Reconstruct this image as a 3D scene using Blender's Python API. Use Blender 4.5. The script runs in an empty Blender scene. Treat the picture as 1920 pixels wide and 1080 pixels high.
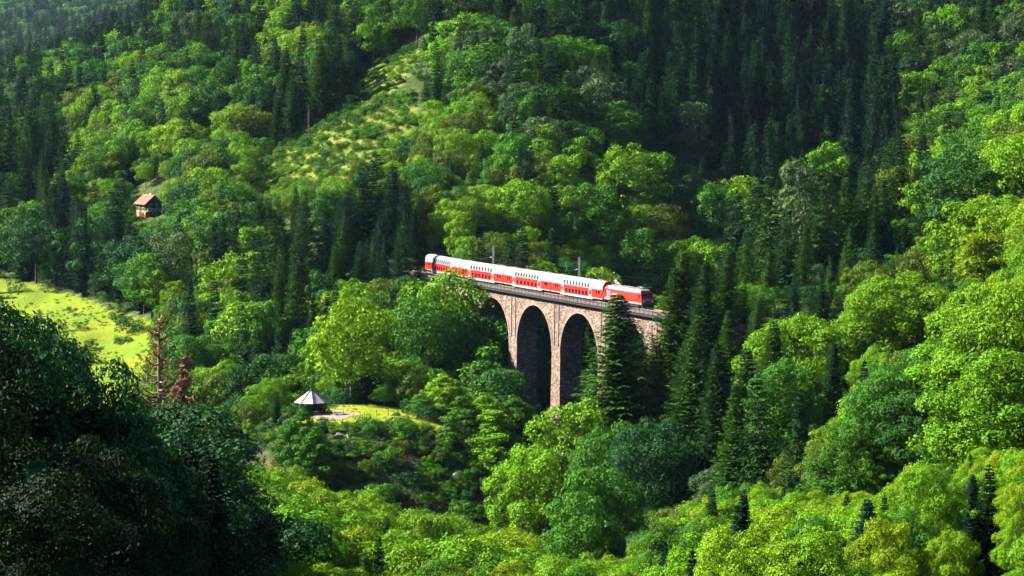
import bpy, bmesh, math, random
import numpy as np
from mathutils import Vector, Matrix, Euler

R = math.radians
rng = np.random.default_rng(11)
random.seed(5)
scene = bpy.context.scene
COL = scene.collection

# ------------------------------------------------------------------ camera
F_PX = 4500.0                       # focal length in pixels of a 1920 wide frame
PITCH = math.atan(449 / F_PX)
cam_d = bpy.data.cameras.new('camera')
cam_d.sensor_width = 36.0
cam_d.lens = 36.0 * F_PX / 1920
cam_d.clip_start = 1.0
cam_d.clip_end = 9000.0
cam = bpy.data.objects.new('camera', cam_d)
COL.objects.link(cam)
cam.location = (0, 0, 0)
cam.rotation_euler = (math.pi / 2 - PITCH, 0, 0)
scene.camera = cam

# ------------------------------------------------------------------ light
SUN_AZ = R(-76)       # direction the light comes from, measured from +Y clockwise (left is -90)
SUN_EL = R(37)
sdir = Vector((math.sin(SUN_AZ) * math.cos(SUN_EL), math.cos(SUN_AZ) * math.cos(SUN_EL), math.sin(SUN_EL)))
world = bpy.data.worlds.new('World')
scene.world = world
world.use_nodes = True
wn = world.node_tree
bg = wn.nodes['Background']
sky = wn.nodes.new('ShaderNodeTexSky')
sky.sky_type = 'NISHITA'
sky.sun_disc = False
sky.sun_elevation = SUN_EL
sky.sun_rotation = SUN_AZ
sky.altitude = 1200.0
sky.air_density = 0.8
sky.dust_density = 0.3
wn.links.new(sky.outputs['Color'], bg.inputs['Color'])
bg.inputs['Strength'].default_value = 0.05
sun_d = bpy.data.lights.new('sun', 'SUN')
sun_d.energy = 5.0
sun_d.angle = R(0.5)
sun_d.color = (1.0, 0.95, 0.84)
sun = bpy.data.objects.new('sun', sun_d)
COL.objects.link(sun)
sun.rotation_euler = (-sdir).to_track_quat('-Z', 'Y').to_euler()
scene.view_settings.view_transform = 'Standard'
scene.view_settings.look = 'None'
scene.view_settings.gamma = 1.0
scene.view_settings.exposure = 2.6
scene.cycles.max_bounces = 5
scene.cycles.diffuse_bounces = 0
scene.cycles.glossy_bounces = 2
scene.cycles.transmission_bounces = 3
scene.cycles.volume_bounces = 0
scene.cycles.transparent_max_bounces = 4
scene.cycles.use_denoising = True

# ------------------------------------------------------------------ projection helpers
CP, SP = math.cos(PITCH), math.sin(PITCH)

def project(X, Y, Z):
    d = Y * CP - Z * SP
    u = Y * SP + Z * CP
    return 960 + F_PX * X / d, 540 - F_PX * u / d, d

def ray_z(py, Y):
    return -Y * np.tan(PITCH + np.arctan((py - 540) / F_PX))

def at(px, py, Y):
    z = float(ray_z(py, Y))
    d = Y * CP - z * SP
    return Vector(((px - 960) / F_PX * d, Y, z))

# ------------------------------------------------------------------ small mesh helpers
def tag(o, label=None, cat=None, group=None, kind=None):
    if label: o['label'] = label
    if cat: o['category'] = cat
    if group: o['group'] = group
    if kind: o['kind'] = kind
    return o

def link(o, parent=None):
    COL.objects.link(o)
    if parent is not None:
        o.parent = parent
    return o

def empty(name, loc=(0, 0, 0), rot=(0, 0, 0)):
    o = bpy.data.objects.new(name, None)
    o.empty_display_size = 0.5
    o.location = loc
    o.rotation_euler = rot
    COL.objects.link(o)
    return o

def mesh_np(name, verts, faces, mats, attr=None, mat_index=None, smooth=False):
    """verts Nx3, faces MxK (all same K)"""
    me = bpy.data.meshes.new(name)
    verts = np.asarray(verts, dtype=np.float32)
    faces = np.asarray(faces, dtype=np.int32)
    k = faces.shape[1]
    me.vertices.add(len(verts)); me.vertices.foreach_set('co', verts.ravel())
    me.loops.add(faces.size); me.loops.foreach_set('vertex_index', faces.ravel())
    me.polygons.add(len(faces))
    me.polygons.foreach_set('loop_start', np.arange(0, faces.size, k, dtype=np.int32))
    me.polygons.foreach_set('loop_total', np.full(len(faces), k, dtype=np.int32))
    if mat_index is not None:
        me.polygons.foreach_set('material_index', np.asarray(mat_index, dtype=np.int32))
    me.polygons.foreach_set('use_smooth', np.full(len(faces), smooth))
    for nm, vals in (attr or {}).items():
        a = me.attributes.new(nm, 'FLOAT', 'POINT')
        a.data.foreach_set('value', np.asarray(vals, dtype=np.float32))
    me.update(calc_edges=True)
    me.validate()
    for m in (mats if isinstance(mats, (list, tuple)) else [mats]):
        me.materials.append(m)
    return me

class MB:
    """collects simple shapes; build() links them as one mesh object"""
    def __init__(self): self.v = []; self.f = []
    def quadpoly(self, pts):
        n = len(self.v); self.v += [tuple(p) for p in pts]; self.f.append(list(range(n, n + len(pts))))
    def box(self, x0, x1, y0, y1, z0, z1):
        n = len(self.v)
        self.v += [(x0, y0, z0), (x1, y0, z0), (x1, y1, z0), (x0, y1, z0), (x0, y0, z1), (x1, y0, z1), (x1, y1, z1), (x0, y1, z1)]
        self.f += [[n + i for i in q] for q in ((0, 3, 2, 1), (4, 5, 6, 7), (0, 1, 5, 4), (1, 2, 6, 5), (2, 3, 7, 6), (3, 0, 4, 7))]
        return self
    def tube(self, pts, radii, seg=8, cap=True):
        pts = [Vector(p) for p in pts]
        n0 = len(self.v)
        prev = None
        for i, p in enumerate(pts):
            d = (pts[min(i + 1, len(pts) - 1)] - pts[max(i - 1, 0)]).normalized()
            ref = Vector((0, 0, 1)) if abs(d.z) < 0.9 else Vector((1, 0, 0))
            if prev is not None: ref = prev
            a = d.cross(ref).normalized(); b = d.cross(a).normalized(); prev = a.cross(d) if False else ref
            r = radii[i] if hasattr(radii, '__len__') else radii
            for k in range(seg):
                t = 2 * math.pi * k / seg
                self.v.append(tuple(p + a * math.cos(t) * r + b * math.sin(t) * r))
        for i in range(len(pts) - 1):
            for k in range(seg):
                k2 = (k + 1) % seg
                self.f.append([n0 + i * seg + k, n0 + i * seg + k2, n0 + (i + 1) * seg + k2, n0 + (i + 1) * seg + k])
        if cap:
            self.f.append([n0 + k for k in range(seg)][::-1])
            e = n0 + (len(pts) - 1) * seg
            self.f.append([e + k for k in range(seg)])
        return self
    def extrude(self, prof, x0, x1, close=True):
        """prof: list of (y,z) outline, extruded along x"""
        n = len(self.v); m = len(prof)
        self.v += [(x0, y, z) for y, z in prof] + [(x1, y, z) for y, z in prof]
        for i in range(m if close else m - 1):
            j = (i + 1) % m
            self.f.append([n + i, n + j, n + m + j, n + m + i])
        if close:
            self.f.append([n + i for i in range(m)][::-1]); self.f.append([n + m + i for i in range(m)])
        return self
    def mesh(self, name, mat, bevel=0.0):
        me = bpy.data.meshes.new(name)
        me.from_pydata(self.v, [], self.f)
        bm = bmesh.new(); bm.from_mesh(me)
        bmesh.ops.recalc_face_normals(bm, faces=bm.faces)
        if bevel: bmesh.ops.bevel(bm, geom=bm.edges[:], offset=bevel, segments=1, affect='EDGES', clamp_overlap=True)
        bm.to_mesh(me); bm.free()
        for m in (mat if isinstance(mat, (list, tuple)) else [mat]): me.materials.append(m)
        return me
    def build(self, name, mat, parent=None, bevel=0.0, loc=None):
        o = bpy.data.objects.new(name, self.mesh(name, mat, bevel))
        if loc is not None: o.location = loc
        return link(o, parent)

def inst(name, me, parent, loc=(0, 0, 0), rot=(0, 0, 0), scale=(1, 1, 1)):
    o = bpy.data.objects.new(name, me)
    o.location = loc; o.rotation_euler = rot; o.scale = scale
    return link(o, parent)

# ------------------------------------------------------------------ materials
def new_mat(name):
    m = bpy.data.materials.new(name); m.use_nodes = True
    nt = m.node_tree
    return m, nt, nt.nodes['Principled BSDF']

def noise_mat(name, c1, c2, scale=1.0, rough=0.8, detail=4, bump=0.0, spec=0.3, metal=0.0, coord='Object'):
    m, nt, b = new_mat(name)
    tc = nt.nodes.new('ShaderNodeTexCoord')
    nz = nt.nodes.new('ShaderNodeTexNoise'); nz.inputs['Scale'].default_value = scale; nz.inputs['Detail'].default_value = detail
    nt.links.new(tc.outputs[coord], nz.inputs['Vector'])
    cr = nt.nodes.new('ShaderNodeValToRGB')
    cr.color_ramp.elements[0].position = 0.35; cr.color_ramp.elements[0].color = (*c1, 1)
    cr.color_ramp.elements[1].position = 0.65; cr.color_ramp.elements[1].color = (*c2, 1)
    nt.links.new(nz.outputs['Fac'], cr.inputs['Fac'])
    nt.links.new(cr.outputs['Color'], b.inputs['Base Color'])
    b.inputs['Roughness'].default_value = rough
    b.inputs['Specular IOR Level'].default_value = spec
    b.inputs['Metallic'].default_value = metal
    if bump:
        bp = nt.nodes.new('ShaderNodeBump'); bp.inputs['Strength'].default_value = bump; bp.inputs['Distance'].default_value = 0.1
        nt.links.new(nz.outputs['Fac'], bp.inputs['Height']); nt.links.new(bp.outputs['Normal'], b.inputs['Normal'])
    return m

def leaf_mat(name, trans, rough, spec, lo, hi):
    m, nt, b = new_mat(name)
    at_ = nt.nodes.new('ShaderNodeAttribute'); at_.attribute_type = 'INSTANCER'; at_.attribute_name = 'tint'
    av = nt.nodes.new('ShaderNodeAttribute'); av.attribute_type = 'GEOMETRY'; av.attribute_name = 'v'
    ml = nt.nodes.new('ShaderNodeMix'); ml.data_type = 'RGBA'
    ml.inputs['A'].default_value = (*lo, 1); ml.inputs['B'].default_value = (*hi, 1)
    nt.links.new(av.outputs['Fac'], ml.inputs['Factor'])
    mu = nt.nodes.new('ShaderNodeMix'); mu.data_type = 'RGBA'; mu.blend_type = 'MULTIPLY'; mu.inputs['Factor'].default_value = 1
    nt.links.new(at_.outputs['Color'], mu.inputs['A']); nt.links.new(ml.outputs['Result'], mu.inputs['B'])
    nt.links.new(mu.outputs['Result'], b.inputs['Base Color'])
    b.inputs['Roughness'].default_value = rough; b.inputs['Specular IOR Level'].default_value = spec
    tr = nt.nodes.new('ShaderNodeBsdfTranslucent')
    mt = nt.nodes.new('ShaderNodeMix'); mt.data_type = 'RGBA'; mt.blend_type = 'MULTIPLY'; mt.inputs['Factor'].default_value = 1
    mt.inputs['B'].default_value = (1.15, 1.35, 0.3, 1)
    nt.links.new(mu.outputs['Result'], mt.inputs['A']); nt.links.new(mt.outputs['Result'], tr.inputs['Color'])
    mx = nt.nodes.new('ShaderNodeMixShader'); mx.inputs['Fac'].default_value = trans
    nt.links.new(b.outputs[0], mx.inputs[1]); nt.links.new(tr.outputs[0], mx.inputs[2])
    nt.links.new(mx.outputs[0], nt.nodes['Material Output'].inputs['Surface'])
    return m

M = {}
M['leaf'] = leaf_mat('leaf', 0.20, 0.6, 0.06, (0.50, 0.62, 0.8), (1.30, 1.35, 0.8))
M['needle'] = leaf_mat('needle', 0.10, 0.7, 0.05, (0.5, 0.6, 0.8), (1.45, 1.4, 0.9))
M['twig'] = leaf_mat('dry_twig', 0.05, 0.8, 0.1, (0.6, 0.55, 0.5), (1.3, 1.2, 1.1))
M['bark'] = noise_mat('bark', (0.045, 0.032, 0.022), (0.11, 0.085, 0.06), 3.0, 0.9, 5, 0.5)
M['bark_red'] = noise_mat('bark_reddish', (0.09, 0.045, 0.025), (0.22, 0.12, 0.065), 3.0, 0.9, 5, 0.5)
M['bark_birch'] = noise_mat('bark_birch', (0.12, 0.11, 0.1), (0.55, 0.53, 0.5), 2.0, 0.8, 5, 0.2)
M['red'] = noise_mat('coach_red_paint', (0.34, 0.010, 0.004), (0.42, 0.014, 0.005), 0.6, 0.35, 3, 0, 0.5)
M['white'] = noise_mat('coach_white_and_glare', (0.23, 0.22, 0.22), (0.31, 0.295, 0.295), 0.9, 0.4, 4, 0, 0.5)  # white trim, and sun glare put into the upper walls' colour
M['roofgrey'] = noise_mat('coach_roof_pale_grey', (0.14, 0.136, 0.136), (0.23, 0.22, 0.22), 0.5, 0.5, 6, 0, 0.4)
M['grey'] = noise_mat('coach_grey_paint', (0.12, 0.12, 0.115), (0.19, 0.185, 0.175), 1.2, 0.5, 4)
M['dark'] = noise_mat('underframe_dark', (0.005, 0.005, 0.005), (0.016, 0.014, 0.013), 2.0, 0.7, 4)
M['glass'] = noise_mat('window_glass', (0.004, 0.005, 0.010), (0.008, 0.009, 0.015), 0.5, 0.12, 2, 0, 0.4)
M['door'] = noise_mat('door_pale_grey', (0.13, 0.125, 0.115), (0.18, 0.17, 0.16), 1.0, 0.5, 3)
M['lamp'] = noise_mat('headlight_lens', (0.8, 0.8, 0.78), (0.9, 0.9, 0.88), 2.0, 0.15, 2, 0, 0.6)
M['steel'] = noise_mat('galvanised_steel', (0.14, 0.15, 0.16), (0.26, 0.27, 0.28), 3.0, 0.5, 4, 0, 0.5, 0.4)
M['rail'] = noise_mat('rail_steel', (0.16, 0.10, 0.07), (0.30, 0.22, 0.17), 4.0, 0.5, 4, 0, 0.5, 0.3)
M['iron'] = noise_mat('dark_iron', (0.003, 0.003, 0.004), (0.010, 0.009, 0.010), 2.5, 0.7, 4)
M['ballast'] = noise_mat('ballast_stone', (0.03, 0.023, 0.018), (0.12, 0.09, 0.075), 3.5, 0.95, 6, 0.8)
M['sleeper'] = noise_mat('sleeper', (0.07, 0.05, 0.042), (0.15, 0.11, 0.095), 2.0, 0.9, 4)
M['roof_wood'] = noise_mat('weathered_shingle', (0.22, 0.212, 0.212), (0.40, 0.385, 0.38), 2.2, 0.85, 6, 0.4)
M['wood_dark'] = noise_mat('dark_stained_wood', (0.022, 0.014, 0.011), (0.06, 0.040, 0.03), 3.0, 0.85, 5, 0.3)
M['wood_grey'] = noise_mat('grey_weathered_wood', (0.22, 0.19, 0.17), (0.42, 0.38, 0.35), 3.0, 0.85, 5, 0.3)
M['tile'] = noise_mat('roof_tile_salmon', (0.17, 0.040, 0.022), (0.26, 0.075, 0.045), 1.5, 0.85, 5, 0.3)
M['plaster'] = noise_mat('cabin_plaster', (0.50, 0.40, 0.33), (0.64, 0.55, 0.48), 1.2, 0.9, 4)
M['ochre'] = noise_mat('ochre_stone_base', (0.30, 0.15, 0.05), (0.50, 0.30, 0.12), 2.0, 0.9, 5, 0.4)
M['gravel'] = noise_mat('pinkish_gravel', (0.13, 0.09, 0.068), (0.20, 0.14, 0.11), 2.5, 0.95, 6, 0.4)
M['rock'] = noise_mat('boulder_rock', (0.05, 0.042, 0.038), (0.15, 0.125, 0.11), 1.6, 0.9, 6, 0.7)
M['white_bark'] = noise_mat('pale_bare_wood', (0.6, 0.57, 0.52), (0.78, 0.75, 0.7), 3.0, 0.8, 4)

def stone_mat(name, cols, scale, mortar=(0.30, 0.24, 0.21)):
    m, nt, b = new_mat(name)
    tc = nt.nodes.new('ShaderNodeTexCoord')
    mp = nt.nodes.new('ShaderNodeMapping'); mp.inputs['Scale'].default_value = (scale, scale, scale * 1.7)
    nt.links.new(tc.outputs['Object'], mp.inputs['Vector'])
    vo = nt.nodes.new('ShaderNodeTexVoronoi'); vo.inputs['Scale'].default_value = 1.0; vo.inputs['Randomness'].default_value = 0.85
    ve = nt.nodes.new('ShaderNodeTexVoronoi'); ve.feature = 'DISTANCE_TO_EDGE'; ve.inputs['Scale'].default_value = 1.0; ve.inputs['Randomness'].default_value = 0.85
    for v in (vo, ve): nt.links.new(mp.outputs[0], v.inputs['Vector'])
    cr = nt.nodes.new('ShaderNodeValToRGB'); cr.color_ramp.interpolation = 'CONSTANT'
    els = cr.color_ramp.elements
    for i, c in enumerate(cols):
        e = els[i] if i < 2 else els.new(0.5)
        e.position = i / len(cols)
    for i, c in enumerate(cols):
        els[i].position = i / len(cols); els[i].color = (*c, 1)
    sp = nt.nodes.new('ShaderNodeSeparateColor'); nt.links.new(vo.outputs['Color'], sp.inputs[0])
    nt.links.new(sp.outputs[0], cr.inputs['Fac'])
    # slow weathering streaks
    nz = nt.nodes.new('ShaderNodeTexNoise'); nz.inputs['Scale'].default_value = 0.22; nz.inputs['Detail'].default_value = 6
    nt.links.new(tc.outputs['Object'], nz.inputs['Vector'])
    wr = nt.nodes.new('ShaderNodeMapRange'); wr.inputs['From Min'].default_value = 0.3; wr.inputs['From Max'].default_value = 0.7
    wr.inputs['To Min'].default_value = 0.72; wr.inputs['To Max'].default_value = 1.15
    nt.links.new(nz.outputs['Fac'], wr.inputs['Value'])
    edge = nt.nodes.new('ShaderNodeMapRange'); edge.inputs['From Max'].default_value = 0.09
    nt.links.new(ve.outputs['Distance'], edge.inputs['Value'])
    mm = nt.nodes.new('ShaderNodeMix'); mm.data_type = 'RGBA'; mm.inputs['A'].default_value = (*mortar, 1)
    nt.links.new(edge.outputs[0], mm.inputs['Factor']); nt.links.new(cr.outputs['Color'], mm.inputs['B'])
    mw = nt.nodes.new('ShaderNodeMix'); mw.data_type = 'RGBA'; mw.blend_type = 'MULTIPLY'; mw.inputs['Factor'].default_value = 1
    nt.links.new(mm.outputs['Result'], mw.inputs['A']); nt.links.new(wr.outputs[0], mw.inputs['B'])
    nt.links.new(mw.outputs['Result'], b.inputs['Base Color'])
    b.inputs['Roughness'].default_value = 0.9; b.inputs['Specular IOR Level'].default_value = 0.2
    bp = nt.nodes.new('ShaderNodeBump'); bp.inputs['Strength'].default_value = 0.9; bp.inputs['Distance'].default_value = 0.12
    nt.links.new(edge.outputs[0], bp.inputs['Height']); nt.links.new(bp.outputs['Normal'], b.inputs['Normal'])
    return m
M['stone'] = stone_mat('viaduct_rubble_stone', [(0.070, 0.045, 0.032), (0.165, 0.112, 0.082), (0.115, 0.075, 0.053), (0.21, 0.15, 0.115), (0.090, 0.058, 0.041), (0.27, 0.205, 0.165), (0.14, 0.094, 0.068)], 1.8, (0.16, 0.115, 0.095))
M['ring'] = stone_mat('arch_dressed_stone', [(0.165, 0.118, 0.09), (0.21, 0.152, 0.118), (0.12, 0.082, 0.06), (0.18, 0.128, 0.098)], 1.7, (0.20, 0.15, 0.125))

# ------------------------------------------------------------------ terrain
TPX = np.array([-2600, -900, -300, 0, 200, 400, 520, 600, 800, 960, 1100, 1250, 1400, 1600, 1800, 2000, 2500, 4200], float)
TROWS = {
    #        -2600 -900 -300    0   200   400   520   600   800   960  1100  1250  1400  1600  1800  2000  2500  4200
    -40:   [  12]*18,
    0:     [  -2]*18,
    40:    [  -13]*18,
    100:   [ -22, -25, -29, -30, -31, -32, -33, -33, -33, -33, -33, -32, -31, -30, -29, -28, -26, -20],
    160:   [ -30, -35, -40, -43, -45, -48, -49, -49, -49, -49, -49, -48, -46, -44, -42, -40, -36, -24],
    230:   [ -38, -44, -49, -52, -54, -60, -62, -63, -64, -64, -63, -61, -58, -54, -50, -46, -38, -20],
    300:   [ -44, -54, -62, -65, -68, -73, -76, -78, -82, -82, -79, -74, -69, -62, -55, -49, -38, -14],
    360:   [ -50, -62, -70, -73, -77, -84, -88, -91, -96, -94, -90, -84, -77, -66, -56, -48, -35,  -8],
    420:   [ -54, -68, -76, -80, -84, -88, -88, -89, -92, -95, -90, -83, -74, -62, -53, -45, -30,   0],
    456:   [ -56, -70, -79, -83, -86, -81, -74, -72.5, -73, -79, -88, -80, -62, -56, -51, -43, -27,   5],
    490:   [ -56, -71, -81, -85, -88, -83, -75, -73, -75, -88, -92, -70, -55, -54, -49, -41, -24,  10],
    530:   [ -56, -71, -82, -86, -89, -88, -86, -84, -86, -96, -97, -80, -58, -53, -46, -38, -20,  16],
    570:   [ -55, -70, -82, -86, -86, -83, -82, -81, -80, -90, -96, -87, -70, -54, -44, -34, -15,  22],
    620:   [ -52, -68, -81, -86, -85, -78, -73, -70, -60, -66, -80, -86, -80, -62, -43, -31, -10,  30],
    680:   [ -48, -65, -78, -81, -78, -66, -60, -56, -47, -48, -57, -70, -77, -72, -49, -30,  -5,  40],
    750:   [ -42, -60, -74, -76, -69, -55, -47, -42, -32, -28, -36, -50, -61, -66, -47, -25,   5,  50],
    820:   [ -35, -53, -68, -67, -57, -43, -33, -25, -10,  -3, -10, -24, -38, -48, -34, -12,  20,  65],
    900:   [ -28, -47, -60, -56, -45, -28, -17,  -8,  14,  28,  24,   8,  -8, -18,  -4,  18,  45,  90],
    1000:  [ -18, -40, -52, -46, -32,  -8,   8,  18,  48,  62,  60,  44,  28,  18,  38,  58,  85, 130],
    1150:  [ -10, -34, -42, -36, -20,  16,  40,  55,  90, 108, 108,  92,  74,  66,  85, 105, 130, 170],
    1300:  [  -8, -30, -36, -29, -12,  20,  60,  80, 130, 150, 150, 130, 115, 110, 125, 140, 170, 210],
    1550:  [  -8, -45, -60, -58, -45,   0,  60, 100, 170, 200, 200, 180, 160, 160, 175, 190, 220, 260],
    1900:  [   0, -40, -58, -55, -35,  20,  80, 130, 220, 260, 260, 240, 220, 220, 235, 250, 280, 320],
    2600:  [  40,  10,   5,  12,  40,  90, 140, 190, 280, 320, 320, 300, 290, 290, 300, 310, 340, 380],
    3300:  [ 160, 150, 160, 175, 190, 230, 260, 300, 360, 400, 400, 380, 370, 370, 380, 390, 410, 440],
    4200:  [ 300, 300, 320, 340, 350, 370, 390, 410, 450, 480, 480, 470, 460, 460, 470, 480, 490, 500],
}
for a_, b_ in ((2600, 3600), (3300, 4600), (4200, 5800)):      # the far side of the valley
    TROWS[b_] = [v * b_ / a_ for v in TROWS.pop(a_)]
TY = np.array(sorted(TROWS), float)
TZ = np.array([TROWS[int(y)] for y in TY], float)

def hermite(xk, yk, x):
    """1-d cubic hermite along axis 0 of yk, limited slopes"""
    h = np.diff(xk)[:, None] if yk.ndim == 2 else np.diff(xk)
    d = np.diff(yk, axis=0) / h
    m = np.empty_like(yk)
    m[0], m[-1] = d[0], d[-1]
    s = np.where(d[:-1] * d[1:] > 0, 2 * d[:-1] * d[1:] / (d[:-1] + d[1:] + 1e-12), 0.0)
    m[1:-1] = 0.6 * s + 0.4 * (d[:-1] + d[1:]) / 2
    i = np.clip(np.searchsorted(xk, x) - 1, 0, len(xk) - 2)
    hh = (xk[i + 1] - xk[i]); t = (x - xk[i]) / hh
    t = np.clip(t, 0, 1)
    if yk.ndim == 2: t = t[:, None]; hh = hh[:, None]
    return ((2*t**3 - 3*t**2 + 1) * yk[i] + (t**3 - 2*t**2 + t) * hh * m[i] + (-2*t**3 + 3*t**2) * yk[i+1] + (t**3 - t**2) * hh * m[i+1])

GY = np.concatenate([np.arange(-40, 400, 5.0), np.arange(400, 950, 2.5), np.arange(950, 1500, 10.0), np.arange(1500, 5801, 40.0)])
GP = np.concatenate([np.arange(-2600, -300, 60.0), np.arange(-300, 2200, 14.0), np.arange(2200, 4201, 60.0)])
_a = hermite(TY, TZ, GY)
GZ = hermite(TPX, _a.T.copy(), GP).T.copy()          # [row Y, col px]

def vnoise(x, y, seed):
    """cheap smooth value noise"""
    r = np.random.default_rng(seed).random((64, 64))
    xi = np.floor(x).astype(int); yi = np.floor(y).astype(int)
    fx = x - xi; fy = y - yi
    fx = fx*fx*(3-2*fx); fy = fy*fy*(3-2*fy)
    g = lambda a, b: r[a % 64, b % 64]
    return (g(xi, yi)*(1-fx) + g(xi+1, yi)*fx)*(1-fy) + (g(xi, yi+1)*(1-fx) + g(xi+1, yi+1)*fx)*fy - 0.5

def grid_x(Yv, Pv):
    return (Pv - 960) / F_PX * np.maximum(Yv, 60) * 1.0

_YY, _PP = np.meshgrid(GY, GP, indexing='ij')
_XX = grid_x(_YY, _PP)
_amp = np.clip((_YY - 100) / 300, 0, 1)
GZ = GZ + _amp * (vnoise(_XX / 38, _YY / 38, 1) * 5.0 + vnoise(_XX / 14, _YY / 14, 2) * 1.8 + vnoise(_XX / 5, _YY / 5, 3) * 0.7) * \
    np.where((_YY > 446) & (_YY < 505) & (_PP > 480) & (_PP < 840), 0.12, 1.0)

def terrain(X, Y):
    X = np.atleast_1d(np.asarray(X, float)); Y = np.atleast_1d(np.asarray(Y, float))
    P = X / np.maximum(Y, 60) * F_PX + 960
    i = np.clip(np.searchsorted(GY, Y) - 1, 0, len(GY) - 2)
    j = np.clip(np.searchsorted(GP, P) - 1, 0, len(GP) - 2)
    t = np.clip((Y - GY[i]) / (GY[i+1] - GY[i]), 0, 1); s = np.clip((P - GP[j]) / (GP[j+1] - GP[j]), 0, 1)
    return GZ[i, j]*(1-t)*(1-s) + GZ[i+1, j]*t*(1-s) + GZ[i, j+1]*(1-t)*s + GZ[i+1, j+1]*t*s

def ground(px, Y):
    X = (px - 960) / F_PX * Y
    return Vector((X, Y, float(terrain(X, Y)[0])))

def ground_px(px, py, y0, y1):
    """the first ground point seen at a pixel between two distances"""
    Ys = np.linspace(y0, y1, 500)
    zr = ray_z(py, Ys)
    Xs = (px - 960) / F_PX * (Ys * CP - zr * SP)
    zt = terrain(Xs, Ys)
    hit = np.nonzero(zt >= zr)[0]
    k = hit[0] if len(hit) else int(np.argmin(np.abs(zt - zr)))
    return Vector((Xs[k], Ys[k], zt[k]))

def in_poly(poly, x, y):
    x = np.asarray(x, float); y = np.asarray(y, float)
    c = np.zeros(np.broadcast(x, y).shape, bool)
    n = len(poly)
    for i in range(n):
        x1, y1 = poly[i]; x2, y2 = poly[(i + 1) % n]
        if y1 == y2: continue
        c ^= ((y1 > y) != (y2 > y)) & (x < (x2 - x1) * (y - y1) / (y2 - y1) + x1)
    return c

# open ground seen in the photo: (outline, nearest ground distance, farthest)
MEADOW = [(-160, 500), (0, 522), (60, 532), (150, 556), (215, 585), (280, 605), (290, 660), (262, 720), (190, 775), (130, 775), (-160, 720)]
LAWN = [(505, 812), (540, 795), (600, 772), (640, 760), (720, 757), (770, 772), (800, 790), (860, 806), (850, 822), (790, 806), (700, 798), (600, 803), (540, 812)]
KNOLL = [(430, 862), (470, 820), (540, 790), (640, 758), (790, 770), (990, 838), (985, 900), (930, 960), (850, 960), (760, 905), (640, 890), (520, 872)]
CLEAR1 = [(478, 330), (520, 285), (600, 235), (700, 200), (760, 190), (800, 215), (760, 260), (735, 330), (690, 370), (610, 375), (540, 385), (500, 405), (484, 390)]
CLEAR2 = [(660, 178), (690, 130), (770, 85), (800, 92), (760, 150), (730, 185)]

_zz = GZ
_ppx, _ppy, _ = project(_XX, np.maximum(_YY, 60), _zz)
def zone(poly, y0, y1):
    return (in_poly(poly, _ppx, _ppy) & (_YY > y0) & (_YY < y1)).astype(float)
z_mead = zone(MEADOW, 560, 860)
z_lawn = zone(LAWN, 440, 512)
z_clear = np.clip(zone(CLEAR1, 680, 880) + zone(CLEAR2, 780, 960), 0, 1)
z_knoll = zone(KNOLL, 410, 512)

nr, nc = GZ.shape
idx = np.arange(nr * nc).reshape(nr, nc)
tf = np.stack([idx[:-1, :-1], idx[:-1, 1:], idx[1:, 1:], idx[1:, :-1]], -1).reshape(-1, 4)
tv = np.stack([_XX, _YY, GZ], -1).reshape(-1, 3)

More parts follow.
